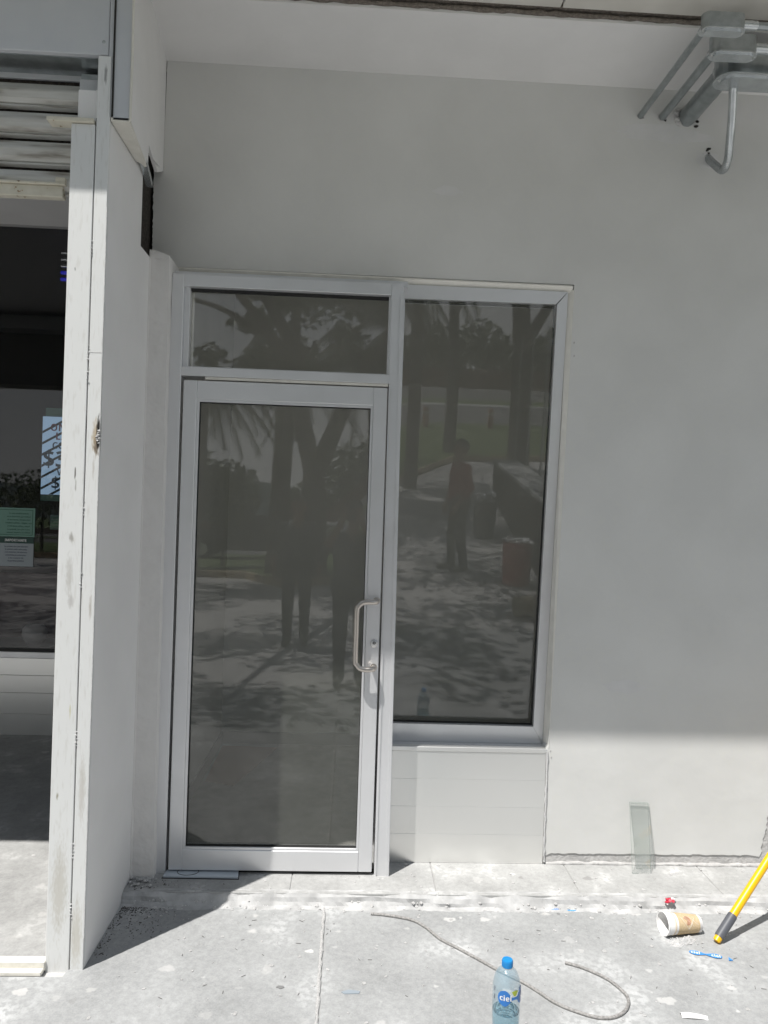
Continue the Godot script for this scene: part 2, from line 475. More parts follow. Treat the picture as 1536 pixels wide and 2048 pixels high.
func sheet(xs: Array, rows: int, zf: Callable, lift: float) -> G:
	var g := G.new()
	for i in xs.size() - 1:
		for k in rows:
			var p := []
			for q in [[i, k], [i, k + 1], [i + 1, k + 1], [i + 1, k]]:
				var xx: float = xs[q[0]]
				var z: float = zf.call(xx, float(q[1]) / rows)
				p.append(Vector3(xx, H(xx, z) + lift, z))
			g.quad(p[0], p[1], p[2], p[3])
	return g

# ---------------------------------------------------------------- facade
func ragged(a: Vector2, b: Vector2, steps: int, amp: float, r: RandomNumberGenerator) -> Array:
	var out := []
	var nn := (b - a).orthogonal().normalized()
	for i in range(1, steps):
		var p := a.lerp(b, float(i) / steps) + nn * r.randf_range(-amp, amp)
		out.append(p.x); out.append(p.y)
	return out

func build_facade() -> void:
	var r := RandomNumberGenerator.new(); r.seed = 8
	var wall := thing("plastered_wall", "plain off-white plastered shop wall around the door and window", "wall")
	# one face with an opening whose right side leans; a chipped left edge and a chipped lower right corner
	var poly := [-0.145, 3.53, -0.15, 3.06]
	poly += ragged(Vector2(-0.189, 3.05), Vector2(-0.186, 2.66), 44, 0.002, r)
	poly += [-0.186, 2.655, -0.118, 2.621, 1.712, 2.623, 1.665, 0.527, 1.657, 0.506, 1.657, 0.02]
	poly += ragged(Vector2(1.68, 0.033), Vector2(2.64, 0.036), 60, 0.0025, r)
	poly += [2.665, 0.03]
	poly += ragged(Vector2(2.668, 0.03), Vector2(2.70, 0.22), 14, 0.006, r)
	poly += [2.71, 0.24, 6.0, 0.24, 6.0, 3.53]
	put("plaster_face", G.new().prism(P2(poly), -0.32, -0.13), M.wall, wall)
	put("cement_base", bx(1.66, -0.02, -0.3, 6.0, 0.26, -0.134), M.cement, wall)
	var g := G.new(); var pth := PackedVector3Array(); var rad := []
	var x := 1.67
	while x < 3.4:
		pth.append(Vector3(x, -0.013 + r.randf_range(-0.002, 0.003), -0.133 + r.randf_range(-0.003, 0.004))); rad.append(r.randf_range(0.006, 0.013)); x += 0.025
	g.tube(pth, rad, 6)
	put("mortar_line", g, M.cement, wall)
	g = G.new(); pth = PackedVector3Array(); rad = []
	var y := -0.005
	while y < 0.50:
		pth.append(Vector3(1.661 + r.randf_range(-0.002, 0.002), y, -0.128)); rad.append(r.randf_range(0.003, 0.0065)); y += 0.018
	g.tube(pth, rad, 6)
	put("caulk_bead", g, M.caulk, wall)
	# pocks and smears where holes were filled, and the empty fixing holes
	for p in [[1.72, 2.36], [1.722, 2.30], [-0.12, 2.66], [1.675, 0.50], [1.68, 0.47]]:
		var d := G.new().prism_at(P2([-0.004, 0, 0, -0.006, 0.004, 0.001, 0.001, 0.006]), Transform3D(Basis(), Vector3(p[0], p[1], -0.13)), 0.0, 0.0012)
		put("chip", d, M.cement, wall)
	var patch_m := noisy(grey(0.635, 0.003), grey(0.665, 0.003), 0.9, 0.8, 0.02, 5, 0.15, 4)
	for q in [[1.12, 3.02, 0.07, 0.02], [2.10, 3.33, 0.22, 0.04], [2.31, 3.22, 0.06, 0.04], [2.0, 0.8, 0.10, 0.03]]:
		var pp := PackedVector2Array()
		for k in 18:
			var a := TAU * k / 18.0
			pp.append(Vector2(q[0] + cos(a) * q[2] * r.randf_range(0.7, 1.2), q[1] + sin(a) * q[3] * r.randf_range(0.7, 1.2)))
		put("filler_patch", G.new().prism(pp, -0.131, -0.1294), patch_m, wall)
	# upper storey and the mass of the building behind
	var mass := thing("shop_building", "flat-roofed pale shop block rising above the canopy", "building")
	put("upper_wall", bx(-9, 3.62, -7, 9, 6.4, -0.14), M.soffit, mass)
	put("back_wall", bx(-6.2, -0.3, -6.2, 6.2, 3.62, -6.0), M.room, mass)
	put("end_wall", bx(6.0, -0.3, -6.0, 6.2, 3.62, -0.13), M.wall, mass)
	put("end_wall", bx(-6.2, -0.3, -6.0, -6.0, 3.62, 0.58), M.wall, mass)
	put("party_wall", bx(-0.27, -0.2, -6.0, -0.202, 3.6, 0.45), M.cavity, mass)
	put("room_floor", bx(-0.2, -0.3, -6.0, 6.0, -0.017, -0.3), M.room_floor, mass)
	put("room_ceiling", bx(-0.2, 3.2, -6.0, 6.0, 3.3, -0.32), M.partition, mass)
	put("room_partition", bx(-0.2, -0.02, -1.9, 6.0, 3.2, -1.8), M.partition, mass)
	put("room_partition", bx(2.3, -0.02, -1.8, 2.4, 3.2, -0.32), M.partition, mass)
	put("room_side", bx(-0.2, -0.02, -1.8, -0.085, 3.2, -0.3), M.partition, mass)
	put("skirting", bx(-0.085, -0.0165, -1.8, 2.3, 0.062, -1.785, 0.002), M.room, mass)
	put("skirting", bx(-0.085, -0.0165, -1.785, -0.072, 0.062, -0.32, 0.002), M.room, mass)
	var card := thing("cardboard_sheet", "brown cardboard sheet lying on the floor behind the glass door", "cardboard")
	put("sheet", G.new().prism_at(P2([-0.06, -1.72, 0.30, -1.70, 0.12, -1.02, -0.05, -1.08]), Transform3D(Basis(Vector3.RIGHT, Vector3(0, 0, 1), Vector3(0, -1, 0)), Vector3(0, -0.012, 0)), 0.0, 0.004), mat(lin(0.20, 0.13, 0.085), 0.9), card)
	# canopy
	var can := thing("canopy", "pale canopy roof over the shop fronts", "canopy")
	put("soffit", bx(-0.152, 3.53, -0.32, 6.0, 3.56, 0.305), M.soffit, can)
	g = G.new(); pth = PackedVector3Array(); rad = []
	x = -0.15
	while x < 4.5:
		pth.append(Vector3(x, 3.548, 0.310 + r.randf_range(-0.003, 0.003))); rad.append(r.randf_range(0.007, 0.012)); x += 0.03
	g.tube(pth, rad, 6)
	put("broken_edge", g, M.brown_gap, can)
	put("gap_back", bx(-0.152, 3.562, 0.30, 6.0, 3.575, 0.34), M.brown_gap, can)
	var bxs := [-6.0, -4.4, -2.9, -1.4, 0.05, 1.49, 2.95, 4.4, 6.0]
	for i in bxs.size() - 1:
		put("ceiling_board", bx(bxs[i] + 0.003, 3.56 if bxs[i] > -0.1 else 3.561, 0.328 if bxs[i] > -0.1 else 0.61, bxs[i + 1] - 0.003, 3.575, 0.905, 0.003), M.pvc, can)
	put("roof_slab", bx(-9, 3.58, -0.14, 9, 3.72, 0.926), M.soffit, can)
	put("roof_fascia", bx(-9, 3.56, 0.907, 9, 4.1, 0.926), M.soffit, can)
	# boxed beam beside the party wall: a slanting board, its cream underside and a torn edge
	var beam := thing("boxed_beam", "cream board box with a torn lower end, hanging left of the wall", "beam")
	var face := G.new()
	var top := 3.53
	var zc := 0.02
	var A := func(z: float, yy: float, off: float) -> Vector3: return Vector3(lerpf(-0.148, -0.077, (z + 0.13) / 0.73) - off, yy, z)
	for off in [0.0, 0.012]:
		var q := [A.call(0.6, 2.9, off), A.call(0.235, 2.895, off), A.call(0.235, 2.985, off), A.call(zc, 2.97, off), A.call(-0.128, 3.04, off), A.call(-0.128, top, off), A.call(0.6, top, off)]
		var order := [[0, 1, 2], [0, 2, 6], [2, 5, 6], [2, 3, 5], [3, 4, 5]]
		for t in order:
			if off == 0.0: face.tri(q[t[0]], q[t[1]], q[t[2]])
			else: face.tri(q[t[0]], q[t[2]], q[t[1]])
	var lo := [A.call(0.6, 2.9, 0.0), A.call(0.235, 2.895, 0.0), A.call(0.235, 2.985, 0.0), A.call(zc, 2.97, 0.0), A.call(-0.128, 3.04, 0.0)]
	for i in lo.size() - 1:
		var a2: Vector3 = lo[i]; var b2: Vector3 = lo[i + 1]
		face.quad(a2, a2 - Vector3(0.012, 0, 0), b2 - Vector3(0.012, 0, 0), b2)
	put("side_board", face, M.soffit, beam)
	var un := G.new()
	un.prism_at(P2([-0.142, 0.6, -0.078, 0.6, -0.112, 0.255, -0.122, 0.25, -0.128, 0.28, -0.142, 0.3]), Transform3D(Basis(Vector3.RIGHT, Vector3(0, 0, 1), Vector3(0, -1, 0)), Vector3(0, 2.9, 0)), 0.0, 0.012)
	put("under_board", un, M.trim_paint, beam)
	put("front_board", bx(-0.137, 2.89, 0.588, -0.078, 3.53, 0.6, 0.003), M.strip_paint, beam)
	put("corner_bead", G.new().tube(P3([-0.0755, 2.888, 0.603, -0.0745, 3.1, 0.602, -0.076, 3.3, 0.603, -0.0755, 3.53, 0.602]), 0.0045, 6), M.trim_paint, beam)
	var lt := G.new().box(Vector3(-0.012, -0.001, -0.075), Vector3(0.012, 0.001, 0.075)).box(Vector3(0.010, 0.0, -0.075), Vector3(0.012, 0.022, 0.075))
	lt.moved(Transform3D(Basis(Vector3.UP, 0.10) * Basis(Vector3.RIGHT, -0.22), Vector3(-0.128, 2.878, 0.20)))
	put("loose_trim", lt, M.galv_light, beam)
	var flap := G.new().box(Vector3(-0.012, -0.001, -0.05), Vector3(0.012, 0.001, 0.05))
	flap.moved(Transform3D(Basis(Vector3.FORWARD, 0.7) * Basis(Vector3.RIGHT, 0.1), Vector3(-0.128, 2.985, 0.09)))
	put("torn_flap", flap, M.soffit, beam)
	put("gap_strip", bx(-0.1395, 2.9, 0.5985, -0.1365, 3.53, 0.606), M.dark, beam)
	# plaster jamb left of the door
	var jamb := thing("plaster_jamb", "pinkish-white plaster jamb standing left of the door frame", "jamb")
	var jp := [-0.147, 2.632, -0.128, 2.632, -0.066, 2.612]
	jp += ragged(Vector2(-0.064, 2.6), Vector2(-0.054, 0.2), 40, 0.0012, r)
	jp += [-0.052, 0.18, -0.048, 0.12, -0.050, -0.018, -0.147, -0.018]
	put("plaster_post", G.new().prism(P2(jp), -0.3, 0.05), M.jamb, jamb)
	var seam := G.new(); pth = PackedVector3Array(); rad = []
	y = -0.01
	while y < 2.6:
		pth.append(Vector3(-0.1445, y, 0.0505)); rad.append(r.randf_range(0.003, 0.006) if y > 0.25 else r.randf_range(0.004, 0.013)); y += 0.03
	seam.tube(pth, rad, 6)
	put("corner_fillet", seam, M.jamb, jamb)
	var lumps := G.new()
	for i in 26:
		var c := Vector3(r.randf_range(-0.14, -0.03), -0.014 + r.randf() * 0.006, 0.055 + pow(r.randf(), 2.0) * 0.08)
		blob(lumps, c, r.randf_range(0.003, 0.010), r)
	put("plaster_rubble", lumps, M.plaster_lump, jamb)

func blob(g: G, c: Vector3, s: float, r: RandomNumberGenerator) -> void:
	var p := []
	for d in [Vector3(1, 0, 0), Vector3(0, 0, -1), Vector3(-1, 0, 0), Vector3(0, 0, 1), Vector3(0.7, 0.6, -0.7), Vector3(-0.7, 0.6, -0.7), Vector3(-0.7, 0.5, 0.7), Vector3(0.7, 0.5, 0.7), Vector3(0, 0.9, 0), Vector3(0, -0.5, 0)]:
		p.append(c + d * s * r.randf_range(0.6, 1.25))
	for t in [[0, 4, 7], [7, 3, 0], [0, 1, 4], [1, 5, 4], [1, 2, 5], [2, 6, 5], [2, 3, 6], [3, 7, 6], [4, 5, 8], [5, 6, 8], [6, 7, 8], [7, 4, 8], [9, 1, 0], [9, 2, 1], [9, 3, 2], [9, 0, 3]]:
		g.tri(p[t[0]], p[t[1]], p[t[2]])

# ---------------------------------------------------------------- door
func build_door() -> void:
	var f := thing("door_frame", "fixed silver aluminium door frame with a glazed transom", "door frame")
	put("left_post", bx(-0.062, -0.02, -0.10, -0.012, 2.553, 0.0, 0.0015), M.alu, f)
	put("right_post", G.new().prism(P2([0.884, -0.022, 0.949, -0.022, 0.930, 2.553, 0.877, 2.553]), -0.115, 0.0), M.alu, f)
	put("post_lip", G.new().prism(P2([0.934, -0.021, 0.947, -0.021, 0.929, 2.5, 0.915, 2.5]), 0.0, 0.004), M.alu, f)
	put("post_fin", bx(0.888, -0.02, 0.0, 0.893, 2.10, 0.005), M.alu, f)
	put("head_rail", bx(-0.012, 2.502, -0.10, 0.877, 2.553, -0.001, 0.0015), M.alu, f)
	put("transom_rail", bx(-0.012, 2.119, -0.10, 0.879, 2.157, -0.001, 0.0015), M.alu, f)
	put("door_stop", bx(0.09, 2.106, -0.06, 0.875, 2.118, -0.004, 0.001), M.trim_paint, f)
	put("head_closer", bx(-0.145, 2.578, -0.30, 0.95, 2.62, -0.225), M.partition, f)
	put("head_closer", bx(-0.145, 2.5545, -0.225, 0.95, 2.578, -0.05), M.alu, f)
	put("post_closer", bx(0.89, -0.02, -0.30, 0.940, 2.5, -0.115), M.alu, f)
	put("threshold_gap", bx(-0.012, -0.0148, -0.06, 0.884, -0.0125, -0.02), M.dark, f)
	put("lintel_trim", G.new().box(Vector3(-0.116, -0.0175, -0.006), Vector3(1.706, 0.0175, 0.006), 0.002).moved(Transform3D(Basis(Vector3.RIGHT, 0.75), Vector3(0, 2.604, -0.1375))), M.reveal, f)
	put("gasket", bx(-0.012, 2.492, -0.06, 0.877, 2.502, -0.035), M.gasket, f)
	put("glazing_bead", bx(-0.012, 2.157, -0.06, 0.012, 2.502, -0.02, 0.001), M.alu, f)
	put("glazing_bead", bx(0.868, 2.157, -0.06, 0.879, 2.502, -0.02, 0.001), M.alu, f)
	put("glazing_bead", bx(0.012, 2.157, -0.06, 0.868, 2.163, -0.02, 0.001), M.alu, f)
	put("transom_pane", bx(0.010, 2.16, -0.056, 0.870, 2.495, -0.050), M.glass, f)
	put("light_strip", bx(0.012, 2.163, -0.075, 0.022, 2.49, -0.062), M.trim_paint, f)

	var d := thing("glass_door", "closed silver aluminium door with a large reflecting glass pane", "door")
	put("stile", bx(0.0, 0.0, -0.045, 0.057, 2.1, 0.0, 0.002), M.alu, d)
	put("stile", bx(0.814, 0.0, -0.045, 0.873, 2.1, 0.0, 0.002), M.alu, d)
	put("top_rail", bx(0.0575, 2.022, -0.045, 0.8135, 2.1, 0.0, 0.002), M.alu, d)
	put("bottom_rail", bx(0.0575, 0.0, -0.045, 0.8135, 0.088, 0.0, 0.002), M.alu, d)
	put("bead", bx(0.0575, 0.088, -0.04, 0.069, 2.022, -0.004, 0.001), M.alu, d)
	put("bead", bx(0.803, 0.088, -0.04, 0.8135, 2.022, -0.004, 0.001), M.alu, d)
	put("bead", bx(0.069, 2.010, -0.04, 0.803, 2.022, -0.004, 0.001), M.alu, d)
	put("bead", bx(0.069, 0.088, -0.04, 0.803, 0.099, -0.004, 0.001), M.alu, d)
	put("gasket", bx(0.069, 0.099, -0.03, 0.0715, 2.010, -0.012), M.gasket, d)
	put("gasket", bx(0.8005, 0.099, -0.03, 0.803, 2.010, -0.012), M.gasket, d)
	put("gasket", bx(0.0715, 2.0065, -0.03, 0.8005, 2.010, -0.012), M.gasket, d)
	put("gasket", bx(0.0715, 0.099, -0.03, 0.8005, 0.102, -0.012), M.gasket, d)
	put("glass_pane", bx(0.0705, 0.1, -0.028, 0.8015, 2.009, -0.022), M.glass, d)
	# D handle
	var pts := P3([0.856, 1.178, 0.0, 0.856, 1.178, 0.030, 0.852, 1.178, 0.042, 0.840, 1.178, 0.050, 0.812, 1.178, 0.052, 0.790, 1.172, 0.053, 0.777, 1.158, 0.054, 0.771, 1.138, 0.054, 0.771, 1.05, 0.054, 0.771, 0.93, 0.054, 0.777, 0.910, 0.054, 0.790, 0.896, 0.053, 0.812, 0.890, 0.052, 0.836, 0.890, 0.050, 0.848, 0.890, 0.042, 0.852, 0.890, 0.030, 0.852, 0.890, 0.0])
	var h := put("pull_handle", G.new().tube(smooth_path(pts, 0.006), 0.0115, 16), M.steel, d)
	for q in [[0.856, 1.178], [0.852, 0.890]]:
		var ro := G.new().lathe(P2([0.0, 0.0, 0.0155, 0.0, 0.0155, 0.003, 0.0125, 0.0042, 0.0, 0.0042]), 24)
		ro.moved(Transform3D(Basis(Vector3.RIGHT, PI / 2), Vector3(q[0], q[1], 0.0)))
		put("rose", ro, M.steel, h)
	var lk := G.new().lathe(P2([0.0, 0.0, 0.0165, 0.0, 0.0165, 0.005, 0.0145, 0.0072, 0.0, 0.0075]), 28)
	lk.moved(Transform3D(Basis(Vector3.RIGHT, PI / 2), Vector3(0.851, 0.993, 0.0)))
	var l := put("lock", lk, M.lock, d)
	var ky := G.new().lathe(P2([0.0, 0.0, 0.0065, 0.0, 0.0060, 0.0012, 0.0, 0.0012]), 20)
	ky.moved(Transform3D(Basis(Vector3.RIGHT, PI / 2), Vector3(0.851, 0.996, 0.0075)))
	put("key_barrel", ky, M.black, l)
	var ks := put("keyhole", bx(0.8495, 0.9925, 0.0087, 0.8525, 1.0005, 0.0095), M.lock, l)
	ks.rotation.z = 0.0
	var p := thing("floor_hinge_plate", "thin steel floor plate under the door's left corner", "plate")
	put("cover", G.new().prism_at(P2([-0.012, 0.04, 0.305, 0.043, 0.298, -0.02, -0.008, -0.018]), Transform3D(Basis(Vector3.RIGHT, Vector3(0, 0, 1), Vector3(0, -1, 0)), Vector3(0, -0.0065, 0)), 0.0, 0.006), mat(lin(0.60, 0.66, 0.72), 0.35, 0.2), p)
	put("rubber_rim", G.new().prism_at(P2([-0.016, 0.045, 0.309, 0.048, 0.302, -0.02, -0.012, -0.018]), Transform3D(Basis(Vector3.RIGHT, Vector3(0, 0, 1), Vector3(0, -1, 0)), Vector3(0, -0.0125, 0)), 0.0, 0.003), M.gasket, p)
	var ring := PackedVector3Array()
	for i in 25: ring.append(Vector3(0.085 + cos(TAU * i / 24) * 0.045, -0.006, 0.0 + sin(TAU * i / 24) * 0.032))
	put("pivot_ring", G.new().tube(ring, 0.0012, 5, false), M.gasket, p)

# ---------------------------------------------------------------- window
func build_window() -> void:
	var w := thing("shop_window", "fixed silver aluminium window right of the door", "window")
	# frame and pane both lean a little forward at the top, the pane more than the frame
	var lean := Transform3D(Basis(Vector3.RIGHT, deg_to_rad(2.4)), Vector3(0, 0.585, -0.213))
	for q in [["head", [0.90, 2.529, 1.630, 2.533, 1.684, 2.591, 0.90, 2.591], -0.10, 0.0], ["left_stile", [0.90, 0.505, 0.945, 0.505, 0.945, 2.528, 0.90, 2.528], -0.10, -0.001],
			["right_stile", [1.637, 2.532, 1.684, 2.590, 1.660, 0.505, 1.614, 0.585], -0.024, 0.0006], ["foot", [0.945, 0.505, 1.659, 0.505, 1.613, 0.585, 0.945, 0.588], -0.024, -0.0006],
			["rebate", [1.655, 2.585, 1.684, 2.590, 1.662, 0.502, 1.634, 0.55], -0.12, -0.025], ["rebate", [0.945, 0.500, 1.663, 0.500, 1.633, 0.552, 0.945, 0.552], -0.12, -0.025]]:
		var pl := P2(q[1])
		for i in pl.size(): pl[i].y -= 0.585
		put(q[0], G.new().prism(pl, q[2], q[3]).moved(lean), M.alu, w)
	for q in [[0.945, 2.519, 1.632, 2.522, 1.634, 2.532, 0.945, 2.528], [0.945, 0.583, 1.6135, 0.580, 1.6125, 0.5895, 0.945, 0.5925], [1.618, 0.580, 1.641, 2.531, 1.632, 2.522, 1.609, 0.589]]:
		var pl := P2(q)
		for i in pl.size(): pl[i].y -= 0.585
		put("gasket", G.new().prism(pl, -0.040, -0.0255).moved(lean), M.gasket, w)
	var rt := G.new()
	for q in [[[1.6855, 2.60, -0.150], [1.7115, 2.60, -0.1275], [1.7115, 2.60, -0.32], [1.6855, 2.60, -0.32]]]:
		var top: Array = q; var bot := [[1.6605, 0.512, -0.232], [1.6665, 0.512, -0.1275], [1.6665, 0.512, -0.32], [1.6605, 0.512, -0.32]]
		for i in 4:
			var a: Array = top[i]; var b: Array = top[(i + 1) % 4]; var c: Array = bot[(i + 1) % 4]; var d: Array = bot[i]
			rt.quad(Vector3(a[0], a[1], a[2]), Vector3(d[0], d[1], d[2]), Vector3(c[0], c[1], c[2]), Vector3(b[0], b[1], b[2]))
	put("reveal_trim", rt, M.reveal, w)
	put("window_pane", G.new().prism_at(P2([0.92, -0.03, 1.634, -0.03, 1.655, 1.99, 0.92, 1.99]), Transform3D(Basis(Vector3.RIGHT, deg_to_rad(3.8)), Vector3(0, 0.575, -0.272)), -0.003, 0.003), M.glass, w)
	put("sill_top", bx(0.90, 0.495, -0.215, 1.66, 0.505, -0.128), M.alu, w)
	var p := thing("kick_panel", "low silver panel of aluminium boards under the window", "panel")
	put("cap_strip", bx(0.90, 0.490, -0.16, 1.655, 0.5105, -0.124, 0.0015), M.alu_panel, p)
	var ys := [0.4885, 0.3645, 0.240, 0.1155, -0.0145]
	for i in 4:
		put("board", bx(0.90, ys[i + 1] + 0.00012, -0.17, 1.655, ys[i] - 0.00012, -0.1275, 0.0005), M.alu_panel, p)
	put("board_backing", bx(0.90, -0.0148, -0.2, 1.655, 0.49, -0.165), M.gasket, p)

# ---------------------------------------------------------------- pier, shutter, neighbouring shop
func build_pier_and_shop() -> void:
	var pr := thing("metal_clad_pier", "tall white metal-clad pier with a soot burn, between the two shops", "pier")
	var marks := [[0.72, 0.585, 34, 30, 0.6, Color(0.60, 0.50, 0.36)], [0.80, 0.574, 26, 16, 0.7, Color(0.38, 0.33, 0.28)], [0.9, 0.590, 18, 30, 1.0, Color(0.05, 0.042, 0.036)], [0.86, 0.578, 14, 14, 0.8, Color(0.15, 0.13, 0.11)], [0.6, 0.55, 10, 20, 0.25, Color(0.5, 0.45, 0.4)], [0.7, 0.40, 12, 22, 0.35, Color(0.5, 0.45, 0.40)], [0.5, 0.2, 30, 60, 0.3, Color(0.6, 0.57, 0.52)], [0.4, 0.04, 50, 60, 0.3, Color(0.62, 0.58, 0.5)], [0.6, 0.98, 14, 16, 0.5, Color(0.35, 0.35, 0.35)]]
	var marks2 := [[0.62, 0.59, 5, 14, 0.75, Color(0.25, 0.24, 0.22)], [0.66, 0.575, 5, 12, 0.4, Color(0.4, 0.38, 0.35)], [0.55, 0.515, 14, 10, 0.5, Color(0.45, 0.43, 0.4)], [0.3, 0.21, 7, 7, 0.65, Color(0.5, 0.48, 0.4)], [0.5, 0.47, 24, 40, 0.25, Color(0.5, 0.48, 0.44)], [0.72, 0.31, 6, 16, 0.4, Color(0.66, 0.62, 0.42)], [0.5, 0.1, 50, 90, 0.3, Color(0.6, 0.57, 0.5)], [0.35, 0.83, 5, 4, 0.5, Color(0.3, 0.3, 0.3)], [0.6, 0.44, 20, 14, 0.25, Color(0.45, 0.42, 0.4)]]
	var paint := Color(0.86, 0.865, 0.86)
	var m1 := mat(Color.WHITE, 0.5, 0.1); m1.albedo_texture = ImageTexture.create_from_image(stained_strip(96, 1400, paint, marks, 5))
	var m2 := mat(Color.WHITE, 0.5, 0.1); m2.albedo_texture = ImageTexture.create_from_image(stained_strip(128, 1400, paint, marks2, 6))
	# side sheet that faces the door
	put("side_sheet", bx(-0.2015, -0.062, 0.185, -0.1455, 3.0, 0.585, 0.001), M.pier, pr)
	put("side_sheet", bx(-0.2005, -0.062, 0.0, -0.1459, 2.60, 0.186), M.pier, pr)
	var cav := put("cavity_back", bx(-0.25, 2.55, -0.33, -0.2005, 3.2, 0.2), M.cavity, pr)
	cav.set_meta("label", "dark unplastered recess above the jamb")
	for q in [["right_channel", -0.1905, -0.1455, -0.064, 3.11, m1], ["left_channel", -0.275, -0.1945, -0.072, 2.872, m2]]:
		var g := G.new()
		g.box(Vector3(q[1], q[3], 0.586), Vector3(q[2], q[4], 0.602), 0.0015)
		g.has_uv = true
		for vv in g.v: g.uv.append(Vector2((vv.x - q[1]) / (q[2] - q[1]), 1.0 - (vv.y - q[3]) / (q[4] - q[3])))
		put(q[0], g, q[5], pr)
	put("seam_backing", bx(-0.196, -0.06, 0.55, -0.189, 2.9, 0.590), M.gasket, pr)
	put("channel_side", bx(-0.275, -0.06, 0.46, -0.262, 2.872, 0.585), M.pier, pr)
	put("core", bx(-0.262, -0.06, 0.46, -0.2015, 3.0, 0.58), M.pier, pr)
	var r := RandomNumberGenerator.new(); r.seed = 21
	var wl := G.new(); var yy := 0.05
	# weld beads that bridge the seam here and there, and the rough right edge
	for y0 in [0.12, 0.33, 0.72, 1.27, 1.52, 1.98, 2.06, 2.42]:
		wl = G.new()
		for i in 5: blob(wl, Vector3(-0.1925 + r.randf_range(-0.003, 0.003), y0 + i * 0.012, 0.602), r.randf_range(0.002, 0.0045), r)
		put("weld_bead", wl, M.caulk, pr)
	var eg := G.new(); var pth := PackedVector3Array(); var rad := []
	while yy < 2.6:
		pth.append(Vector3(-0.1455, yy, 0.6005)); rad.append(r.randf_range(0.0006, 0.0028)); yy += 0.02
	eg.tube(pth, rad, 5)
	put("rough_edge", eg, M.caulk, pr)
	var bl := G.new()
	for i in 14: blob(bl, Vector3(-0.149 + r.randf_range(-0.006, 0.004), 1.785 + r.randf_range(-0.02, 0.03), 0.603), r.randf_range(0.003, 0.007), r)
	put("burn_slag", bl, M.plaster_lump, pr)
	put("joint_line", bx(-0.1895, 2.084, 0.6018, -0.1460, 2.0865, 0.6026), M.caulk, pr)

	# fascia and roller shutter over the neighbouring opening
	var fa := thing("shutter_fascia", "pale blue-white sheet fascia above the roller shutter", "fascia")
	put("sheet", bx(-5.0, 3.115, 0.575, -0.158, 3.56, 0.598, 0.002), M.strip_paint, fa)
	put("post_strip", bx(-0.156, 2.90, 0.578, -0.1405, 3.56, 0.5985, 0.002), M.strip_paint, fa)
	put("under_lip", bx(-5.0, 3.112, 0.46, -0.20, 3.118, 0.576), M.galv, fa)
	put("lower_flange", bx(-5.0, 3.093, 0.45, -0.206, 3.128, 0.462, 0.002), M.strip_paint, fa)
	var rv := G.new().lathe(P2([0.0, 0.0, 0.006, 0.0, 0.004, 0.003, 0.0, 0.0035]), 14)
	rv.moved(Transform3D(Basis(Vector3.RIGHT, PI / 2), Vector3(-0.175, 3.16, 0.598)))
	put("rivet", rv, M.galv, fa)
	var sh := thing("roller_shutter", "half-raised grimy slatted roller shutter at the upper left", "roller shutter")
	var slat := G.new()
	var prof := [[-0.010, 0.0], [0.004, -0.004], [0.018, -0.028], [0.019, -0.031], [0.024, -0.033], [0.025, -0.040], [0.021, -0.064], [0.012, -0.078], [0.004, -0.081], [0.011, -0.083], [0.012, -0.090], [-0.010, -0.093]]
	for i in prof.size() - 1:
		var a: Array = prof[i]; var b: Array = prof[i + 1]
		slat.quad(Vector3(-4.8, a[1], a[0]), Vector3(-4.8, b[1], b[0]), Vector3(-0.245, b[1], b[0]), Vector3(-0.245, a[1], a[0]))
	var sm_ := slat.mesh()
	for i in 4:
		var o := put("slat", sm_, M.shutter, sh); o.position = Vector3(0, 3.125 - 0.095 - 0.104 * i + 0.04, 0.475)
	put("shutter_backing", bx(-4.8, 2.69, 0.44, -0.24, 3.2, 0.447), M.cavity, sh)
	var bar := put("bottom_bar", bx(-4.8, 2.653, 0.47, -0.335, 2.694, 0.505, 0.003), M.cream_metal, sh)
	put("bar_lip", bx(-4.8, 2.694, 0.49, -0.325, 2.703, 0.515, 0.002), M.cream_metal, bar)
	put("stop_tab", bx(-0.36, 2.703, 0.488, -0.325, 2.722, 0.512, 0.002), M.cream_metal, bar)
	put("guide", bx(-0.281, 2.88, 0.47, -0.205, 3.07, 0.522, 0.002), M.strip_paint, sh)
	put("guide_head", bx(-0.284, 3.07, 0.46, -0.205, 3.1, 0.50), M.galv, sh)
	put("bracket", bx(-0.357, 2.874, 0.56, -0.197, 2.889, 0.612, 0.002), M.cream_metal, sh)
	put("rail", bx(-0.275, 2.2, 0.45, -0.262, 2.88, 0.46), M.strip_paint, sh)
	var tr := thing("shutter_track", "cream metal sill track at the foot of the pier's left side", "track")
	put("upper_ledge", bx(-5.0, -0.06, 0.576, -0.272, -0.026, 0.612, 0.003), M.trim_paint, tr)
	put("lower_ledge", bx(-5.0, -0.062, 0.612, -0.274, -0.046, 0.638, 0.003), M.trim_paint, tr)

	# neighbouring shop front, deep in its recess
	var sf := thing("recessed_shop_front", "dark glazed shop front set back left of the pier", "shop front")
	put("glass", bx(-5.9, 0.53, -1.956, -0.28, 3.42, -1.95), M.shop_glass, sf)
	put("bottom_gasket", bx(-5.9, 0.528, -1.965, -0.28, 0.548, -1.94), M.gasket, sf)
	put("sill_strip", bx(-5.9, 0.486, -1.97, -0.28, 0.527, -1.935, 0.002), M.alu, sf)
	var yb := [0.4855, 0.368, 0.249, 0.105, -0.04]
	for i in 4: put("board", bx(-5.9, yb[i + 1] + 0.001, -1.97, -0.28, yb[i] - 0.001, -1.942, 0.0015), M.alu_panel, sf)
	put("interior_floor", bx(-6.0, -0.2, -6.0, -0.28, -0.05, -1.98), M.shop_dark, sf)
	put("recess_ceiling", bx(-6.0, 3.42, -2.0, -0.275, 3.45, 0.44), M.soffit, sf)
